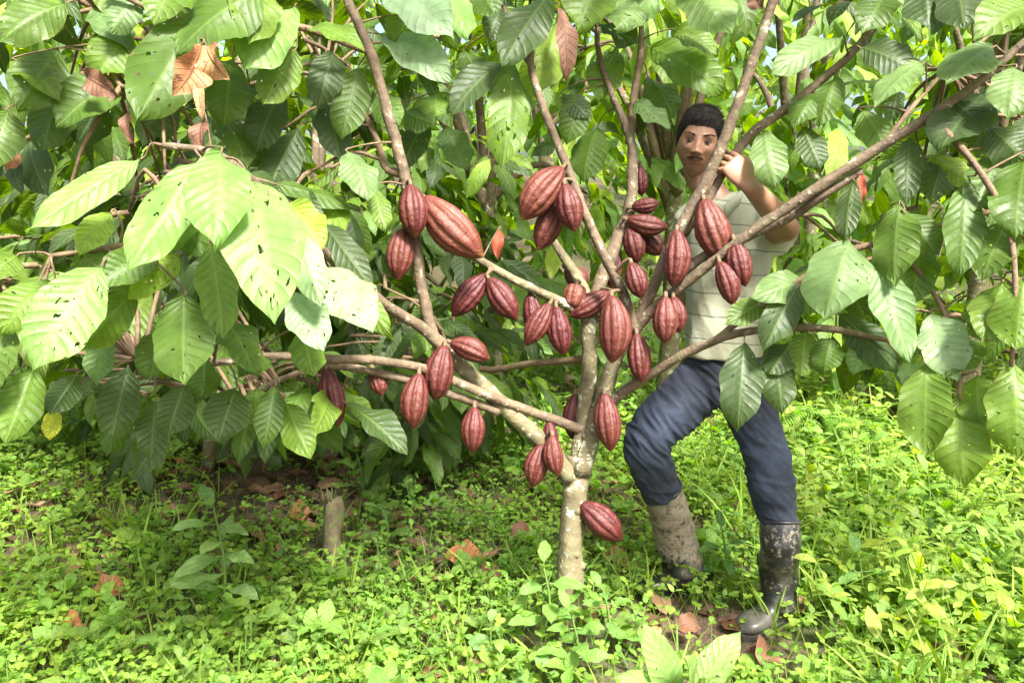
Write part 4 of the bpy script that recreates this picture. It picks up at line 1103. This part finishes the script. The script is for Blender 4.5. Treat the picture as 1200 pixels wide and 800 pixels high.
# ------------------------------------------------------------------ ground cover, litter and the plants one can tell apart
def in_shadow_patch(x, y):
    """bare, littered soil under the low tree on the left, and the trodden spots by the boots"""
    a = np.exp(-((x + 1.15) / 1.1) ** 2 - ((y - 3.75) / .75) ** 2)
    b = .45 * np.exp(-((x - .62) / .25) ** 2 - ((y - 2.55) / .16) ** 2) + .6 * np.exp(-((x - .3) / .35) ** 2 - ((y - 3.9) / .3) ** 2)
    c = .6 * np.exp(-((x + .28) / .22) ** 2 - ((y - 3.0) / .16) ** 2)
    e = .8 * np.exp(-((x - 2.3) / .8) ** 2 - ((y - 5.6) / .5) ** 2)
    f = .8 * np.exp(-((x - .47) / .27) ** 2 - ((y - 2.47) / .24) ** 2) + .75 * np.exp(-((x - .78) / .2) ** 2 - ((y - 2.36) / .16) ** 2)
    return np.clip(a + b + c + e + f, 0, 1)
def scatter(n, near, farr, keep=.95, power=1.0):
    yy = near + (farr - near) * rs.rand(n) ** power
    half = yy * .72 + 1.1
    xx = rs.uniform(-1, 1, n) * half
    patch = np.array([mnoise.noise(Vector((a * 1.6, b * 1.6, 3.3))) for a, b in zip(xx, yy)])
    ok = (rs.rand(n) > in_shadow_patch(xx, yy) * keep) & (rs.rand(n) < .86 + .8 * patch)
    ok &= ((xx - tb[0]) ** 2 + (yy - tb[1]) ** 2 > .075 ** 2)
    return xx[ok], yy[ok]
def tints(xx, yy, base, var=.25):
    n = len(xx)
    yellower = np.clip(.5 + .5 * np.array([mnoise.noise(Vector((a * .9, b * .9, 9.1))) for a, b in zip(xx, yy)]) * 1.6, 0, 1)[:, None]  # noise patches drifting from deeper to paler, yellower green
    c = np.array(base[0]) * (1 - yellower) + np.array(base[1]) * yellower
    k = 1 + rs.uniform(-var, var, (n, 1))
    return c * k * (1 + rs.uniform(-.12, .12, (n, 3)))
parts = []
def rosettes(xx, yy, k, hgt, L, wr, base, prof, pitch, nt=4, ns=2, stalk=True, fold=.2):
    n = len(xx); z = ground_z(xx, yy)
    h = hgt[0] + (hgt[1] - hgt[0]) * rs.rand(n) ** 1.4
    lean = rs.normal(0, .35, (n, 2)) * h[:, None]
    foot = np.stack([xx, yy, z], 1); top = foot + np.stack([lean[:, 0], lean[:, 1], h], 1)
    col = tints(xx, yy, base)
    if stalk:
        s = Leaves(); s.extend(foot, top, .0016, np.stack([np.zeros(n), -np.ones(n), np.zeros(n)], 1), col * .8, .05, .6, 0, rs.rand(n)); parts.append(s.arrays(prof='strip', nt=2, ns=1))
    a0 = rs.rand(n) * 6.28
    lv = Leaves()
    for i in range(k):
        a = a0 + i * 6.283 / k + rs.normal(0, .2, n); p = rs.normal(pitch, .35, n)
        d = np.stack([np.cos(a) * np.cos(p), np.sin(a) * np.cos(p), np.sin(p)], 1)
        ln = L[0] + (L[1] - L[0]) * rs.rand(n)
        lv.extend(top, top + d * ln[:, None], ln * wr, np.array((0, -.15, 1.0)) + rs.normal(0, .3, (n, 3)), col * (1 + rs.uniform(-.15, .15, (n, 1))), rs.uniform(.02, .16, n), rs.uniform(-.1, fold + .15, n), .08, rs.rand(n))
    parts.append(lv.arrays(prof=prof, nt=nt, ns=ns))
def stemmed(xx, yy, nodes, hgt, L, wr, base):
    n = len(xx); z = ground_z(xx, yy); h = rs.uniform(*hgt, n); lean = rs.normal(0, .45, (n, 2)) * h[:, None]
    foot = np.stack([xx, yy, z], 1); top = foot + np.stack([lean[:, 0], lean[:, 1], h], 1); col = tints(xx, yy, base)
    s = Leaves(); s.extend(foot, top, .0022, np.stack([np.zeros(n), -np.ones(n), np.zeros(n)], 1), col * .75, .06, .6, 0, rs.rand(n)); parts.append(s.arrays(prof='strip', nt=3, ns=1))
    lv = Leaves(); a0 = rs.rand(n) * 6.28
    for i in range(nodes):
        u = .35 + .65 * (i // 2) / max(1, (nodes - 1) // 2)
        a = a0 + (i % 2) * math.pi + (i // 2) * 1.45 + rs.normal(0, .25, n); p = rs.normal(.15, .35, n)
        d = np.stack([np.cos(a) * np.cos(p), np.sin(a) * np.cos(p), np.sin(p)], 1); ln = rs.uniform(*L, n) * (1.15 - .4 * u)
        b = foot * (1 - u) + top * u
        lv.extend(b, b + d * ln[:, None], ln * wr, np.array((0, -.1, 1.0)) + rs.normal(0, .25, (n, 3)), col * (1 + rs.uniform(-.15, .15, (n, 1))), rs.uniform(.02, .16, n), rs.uniform(-.05, .3, n), .08, rs.rand(n))
    parts.append(lv.arrays(prof='oval', nt=5, ns=2))
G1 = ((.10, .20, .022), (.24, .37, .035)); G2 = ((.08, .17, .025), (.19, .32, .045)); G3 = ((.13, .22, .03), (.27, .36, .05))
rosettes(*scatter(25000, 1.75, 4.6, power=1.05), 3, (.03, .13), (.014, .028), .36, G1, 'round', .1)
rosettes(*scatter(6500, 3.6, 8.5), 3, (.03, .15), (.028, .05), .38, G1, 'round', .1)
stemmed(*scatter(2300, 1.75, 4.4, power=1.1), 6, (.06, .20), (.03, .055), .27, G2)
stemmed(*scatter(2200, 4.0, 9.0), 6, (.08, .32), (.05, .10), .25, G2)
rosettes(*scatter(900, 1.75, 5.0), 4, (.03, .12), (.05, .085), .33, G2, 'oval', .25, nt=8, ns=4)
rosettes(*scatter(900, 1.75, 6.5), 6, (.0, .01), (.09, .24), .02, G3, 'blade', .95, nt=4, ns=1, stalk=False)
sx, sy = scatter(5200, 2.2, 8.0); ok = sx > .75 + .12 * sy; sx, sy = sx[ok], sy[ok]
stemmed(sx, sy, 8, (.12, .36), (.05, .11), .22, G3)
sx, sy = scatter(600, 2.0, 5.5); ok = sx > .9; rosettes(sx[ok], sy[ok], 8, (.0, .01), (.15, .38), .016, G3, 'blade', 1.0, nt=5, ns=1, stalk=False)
tag(build_leaf_arrays("ground_cover", parts, M_HERB), kind='stuff')

# brown litter between the stems
n = 1500
x = rs.normal(-.9, 1.5, n); y = 3.8 + rs.normal(0, .9, n); y[:500] = rs.uniform(1.9, 7, 500); x[:500] = rs.uniform(-2.5, 3, 500)
b = np.stack([x, y, ground_z(x, y) + rs.uniform(.006, .035, n)], 1); a = rs.rand(n) * 6.28
L = rs.uniform(.04, .15, n); d = np.stack([np.cos(a), np.sin(a), rs.normal(0, .12, n)], 1)
lit = Leaves(); lit.extend(b, b + d * L[:, None], L * .24, np.array((0, 0, 1)) + rs.normal(0, .35, (n, 3)), np.array([jitter(random.choice([(.13, .065, .035), (.22, .12, .06), (.09, .05, .03), (.28, .17, .09)])) for _ in range(n)]), .1, rs.uniform(-.2, .5, n), .25, rs.rand(n))
tag(lit.build("leaf_litter", M_DRY, nt=6, ns=4), kind='stuff')

def gpoint(px, py, up=.02):
    """where the ground lies behind that pixel"""
    lo, hi = .5, 30.0
    for _ in range(50):
        m = (lo + hi) / 2; p = P(px, py, m)
        if p[2] > float(ground_z(p[0], p[1])) + up: lo = m
        else: hi = m
    return P(px, py, lo)
# fallen leaves
for (px, py, L, W, ang, c, label) in [
    (545, 655, .20, .05, -.6, 'orange', "large orange-brown fallen leaf curled on the herbs left of the trunk"),
    (572, 676, .11, .04, .3, 'brown', "brown fallen leaf just right of the large orange-brown one"),
    (128, 692, .12, .045, .4, 'orange', "orange fallen leaf farther from the camera, at lower left"),
    (85, 735, .11, .045, -.3, 'orange', "rusty fallen leaf in front of another orange one, at lower left"),
    (895, 768, .12, .05, 1.2, 'brown', "brown curled fallen leaf near the bottom edge beside the young cocoa leaves"),
    (805, 733, .08, .035, .2, 'brown', "small brown fallen leaf between the two boots"),
    (352, 602, .10, .045, .1, 'orange', "rust-red fallen leaf left of the mossy stump"),
    (765, 742, .07, .03, 2.0, 'tan', "tiny tan fallen leaf in front of the muddy boot"),
    (720, 655, .13, .045, 2.4, 'tan', "tan fallen leaf under the lowest pod"),
    (610, 628, .12, .045, .8, 'brown', "brown fallen leaf in shade left of the trunk's foot")]:
    p = gpoint(px, py, .07)
    d = np.array((math.cos(ang), math.sin(ang) * .8, .12)); b = p - d * L / 2
    lv = Leaves(); lv.add(b, b + d * L, W, (random.uniform(-.3, .3), -.55, .8), jitter(TINT[c]) if c != 'orange' else (.36, .15, .055), bow=.14, fold=.4, wave=.14, twist=.8)
    o = make(*(lambda A: ("fallen_leaf", A[0], A[1]))(lv.arrays(nt=18, ns=8, ridge=.06)), M_DRY, None, p, uv=lv.arrays(nt=18, ns=8)[2], attrs={'tint': lv.arrays(nt=18, ns=8)[3], 'rnd': lv.arrays(nt=18, ns=8)[4]})
    tag(o, label, "fallen leaf", "fallen leaves on the ground")

# broad-leaved weeds, each a plant of its own
def weed(name, px, py, h, nodes, L, wr, col, label, cat="plant", up=.0, leanx=0.0, spreadp=.0, group=None, prof='oval', opp=True):
    p = gpoint(px, py, up); p[2] = float(ground_z(p[0], p[1]))
    root = empty(name, p); tag(root, label, cat, group)
    top = p + np.array((leanx * h, -.05 * h, h)); mid = (p + top) / 2 + np.array((.02, 0, 0))
    st = MB().tube([p, mid, top], [.0055, .0045, .0025], seg=7, n=12)
    C = catmull([p, mid, top], 60)
    lv = Leaves()
    for i in range(nodes):
        u = .30 + .70 * i / max(1, nodes - 1)
        b = C[int(u * 59)]
        for k in range(2 if opp else 1):
            a = i * 1.62 + k * math.pi + random.uniform(-.3, .3); e = random.uniform(-.35, .25) + spreadp + (.5 if i == nodes - 1 else 0)
            d = np.array((math.cos(a) * math.cos(e), math.sin(a) * math.cos(e) - .25, math.sin(e))); d = nrm(d)
            l = L * random.uniform(.75, 1.1) * (1.1 - .45 * u)
            s = b + d * .02
            st.tube([b, s], [.002, .0018], seg=5, n=2)
            lv.add(s, s + d * l, l * wr, np.array((0, -.3, 1.0)) + rs.normal(0, .15, 3), jitter(col, .12), bow=random.uniform(.05, .15), fold=random.uniform(.0, .25), wave=.09, twist=random.uniform(-.3, .3))
    st.build("stem", M_GREENSTEM, root)
    build_leaf_arrays("leaves", [lv.arrays(prof=prof, nt=18, ns=6, ridge=.035, veins=7)], M_HERB, root)
M_GREENSTEM = plain("green_stem", (.10, .17, .035), .6)
G = "broad-leaved weeds in the ground cover"
weed("weed", 262, 725, .42, 6, .17, .24, (.26, .38, .13), "tall pale green broad-leaved weed with drooping leaves, in front of the dark shade", group=G)
weed("weed", 330, 668, .16, 3, .10, .28, (.11, .21, .05), "low weed with rounded leaves beside the mossy stump", group=G)
weed("weed", 228, 745, .14, 3, .09, .27, (.13, .25, .05), "low weed at the foot of the tall pale green one", group=G)
weed("weed", 636, 745, .24, 4, .12, .25, (.13, .25, .05), "leafy weed just left of the trunk's foot", group=G)
weed("weed", 668, 790, .20, 4, .11, .26, (.15, .28, .05), "leafy weed hiding the very foot of the trunk", group=G)
weed("weed", 705, 760, .20, 4, .10, .25, (.12, .24, .05), "leafy weed just right of the trunk's foot", group=G)
weed("weed", 740, 700, .14, 3, .08, .27, (.11, .22, .05), "small weed between the trunk's foot and the muddy boot", group=G)
weed("weed", 842, 690, .24, 4, .11, .24, (.09, .20, .04), "upright weed with pointed leaves standing between the two boots", group=G)
weed("weed", 872, 655, .16, 3, .12, .24, (.10, .21, .05), "spreading weed growing just behind the darker boot", group=G)
weed("weed", 1000, 720, .22, 4, .12, .25, (.12, .24, .05), "broad weed right of the darker boot", group=G)
weed("weed", 1045, 765, .15, 3, .10, .27, (.16, .28, .06), "sunlit weed near the lower right, in front of the broad one", group=G)
weed("weed", 1010, 600, .34, 5, .14, .22, (.14, .27, .04), "lush light green weed under the hanging leaves at right", group=G)
weed("weed", 1080, 620, .26, 4, .13, .22, (.14, .27, .04), "bushy weed right of the lush light green one", group=G)
weed("weed", 580, 770, .10, 2, .08, .36, (.13, .25, .07), "low round-leaved weed at bottom centre", group=G, prof='round')
weed("weed", 450, 640, .17, 3, .10, .25, (.10, .20, .04), "weed with narrow leaves right of the mossy stump", group=G)
weed("weed", 640, 820, .09, 2, .10, .38, (.14, .26, .08), "pale round-leaved weed at the bottom edge in front of the trunk", group=G, prof='round')
weed("weed", 420, 585, .25, 4, .12, .24, (.08, .16, .03), "weed leaning in the shade behind the mossy stump", group=G)

# the young cocoa shoot at the bottom edge
p = P(790, 860, 1.72); p[2] = float(ground_z(p[0], p[1]))
root = empty("cocoa_seedling", p); tag(root, "young cocoa seedling with big pale leaves at the bottom edge, before the boots", "plant")
lv = Leaves(); st = MB(); tp = P(798, 832, 1.72)
st.tube([p, (p + tp) / 2 + np.array((.01, 0, 0)), tp], [.006, .005, .004], seg=8, n=8)
for (bx, by, tx, ty, w, d0, d1) in [(792, 826, 752, 728, 40, 1.72, 1.70), (806, 826, 868, 740, 40, 1.71, 1.74), (788, 830, 722, 790, 36, 1.72, 1.66), (800, 824, 800, 770, 44, 1.70, 1.60), (812, 830, 850, 800, 34, 1.70, 1.64), (780, 832, 745, 815, 36, 1.68, 1.6)]:
    b, t = P(bx, by, d0), P(tx, ty, d1)
    lv.add(b, t, w / 2 / FPX * d0, nrm(CP - b) * .8 + np.array((0, 0, .6)) + rs.normal(0, .12, 3), jitter((.19, .30, .08), .1), bow=.1, fold=.2, wave=.08)
    st.tube([tp, b], [.003, .0026], seg=5, n=3)
st.build("stem", M_GREENSTEM, root)
lv.build("leaves", M_LEAF, root, nt=40, ns=10, ridge=.06)

# fern on the bank
p = gpoint(985, 520); p[2] = float(ground_z(p[0], p[1]))
root = empty("fern", p); tag(root, "feathery light green fern on the bank beyond the man's leg", "fern")
lv = Leaves(); st = MB()
for k in range(9):
    a = k * .7 + random.uniform(-.2, .2); l = random.uniform(.26, .4)
    dirn = np.array((math.cos(a), math.sin(a), 0))
    pts = [p, p + dirn * l * .3 + np.array((0, 0, l * .5)), p + dirn * l * .7 + np.array((0, 0, l * .62)), p + dirn * l + np.array((0, 0, l * .42))]
    C = catmull(pts, 30); st.tube(pts, [.004, .003, .0015], seg=5, n=12)
    for i in range(5, 30):
        T = nrm(C[min(i + 1, 29)] - C[i - 1]); S = nrm(np.cross(T, (0, 0, 1.0)))
        pl = .14 * math.sin(math.pi * (i - 2) / 29) ** .8 * .7 + .01
        for s in (-1, 1):
            dd = nrm(S * s + T * .35 + np.array((0, 0, -.1)))
            lv.add(C[i], C[i] + dd * pl, .009, (0, 0, 1), jitter((.17, .32, .04), .1), bow=.08, fold=.1, wave=0)
st.build("stalk", M_GREENSTEM, root)
lv.build("fronds", M_HERB, root, prof='oval', nt=4, ns=2)

# mossy stump
p = gpoint(388, 655); p[2] = float(ground_z(p[0], p[1])); dd = (p - CP) @ CF
st = MB(); r = 9.5 / FPX * dd; h = .30
ths = np.linspace(0, 2 * math.pi, 22, endpoint=False); R = []
for i in range(14):
    u = i / 13
    R.append([p + np.array((math.cos(t) * r * (1.35 - .45 * u + .5 * mnoise.noise(Vector((math.cos(t) * 2, math.sin(t) * 2, u * 3)))) + .02 * u, math.sin(t) * r * (1.3 - .4 * u), -.03 + u * h * (1 + (.16 * mnoise.noise(Vector((math.cos(t) * 2.4, math.sin(t) * 2.4, 7))) if u > .7 else 0)))) for t in ths])
st.rings(R)
for k in range(5):
    t = random.random() * 6.28; q = p + np.array((math.cos(t) * r * .6, math.sin(t) * r * .6, h * .9)); st.tube([q, q + np.array((random.uniform(-.01, .01), 0, random.uniform(.03, .07)))], [.008, .002], seg=5, n=3)
M_MOSS = bark_material("mossy_wood", (.11, .09, .045), (.20, .165, .085), (.15, .18, .05), .08)
o = st.build("stump", M_MOSS, None, p); tag(o, "short mossy broken stump standing at the edge of the shade", "stump")

# pale stone behind the boots
p = gpoint(948, 612); dd = (p - CP) @ CF
V, F = MB().ell((0, 0, 0), (.085, .05, .035), nu=28, nv=18).arrays()
V = V * np.array([1 + .25 * mnoise.noise(Vector(v * 18)) for v in V])[:, None] + p
m = NT("pale_stone"); m.set(Base_Color=m.mix(m.noise(m.obj(), 22, 4), (.35, .34, .30), (.60, .58, .53)), Roughness=.85); m.bump(m.noise(m.obj(), 50, 4), .6, .01)
tag(make("stone", V, F, m.m, None, p), "pale stone lying in the weeds behind the darker boot", "stone")
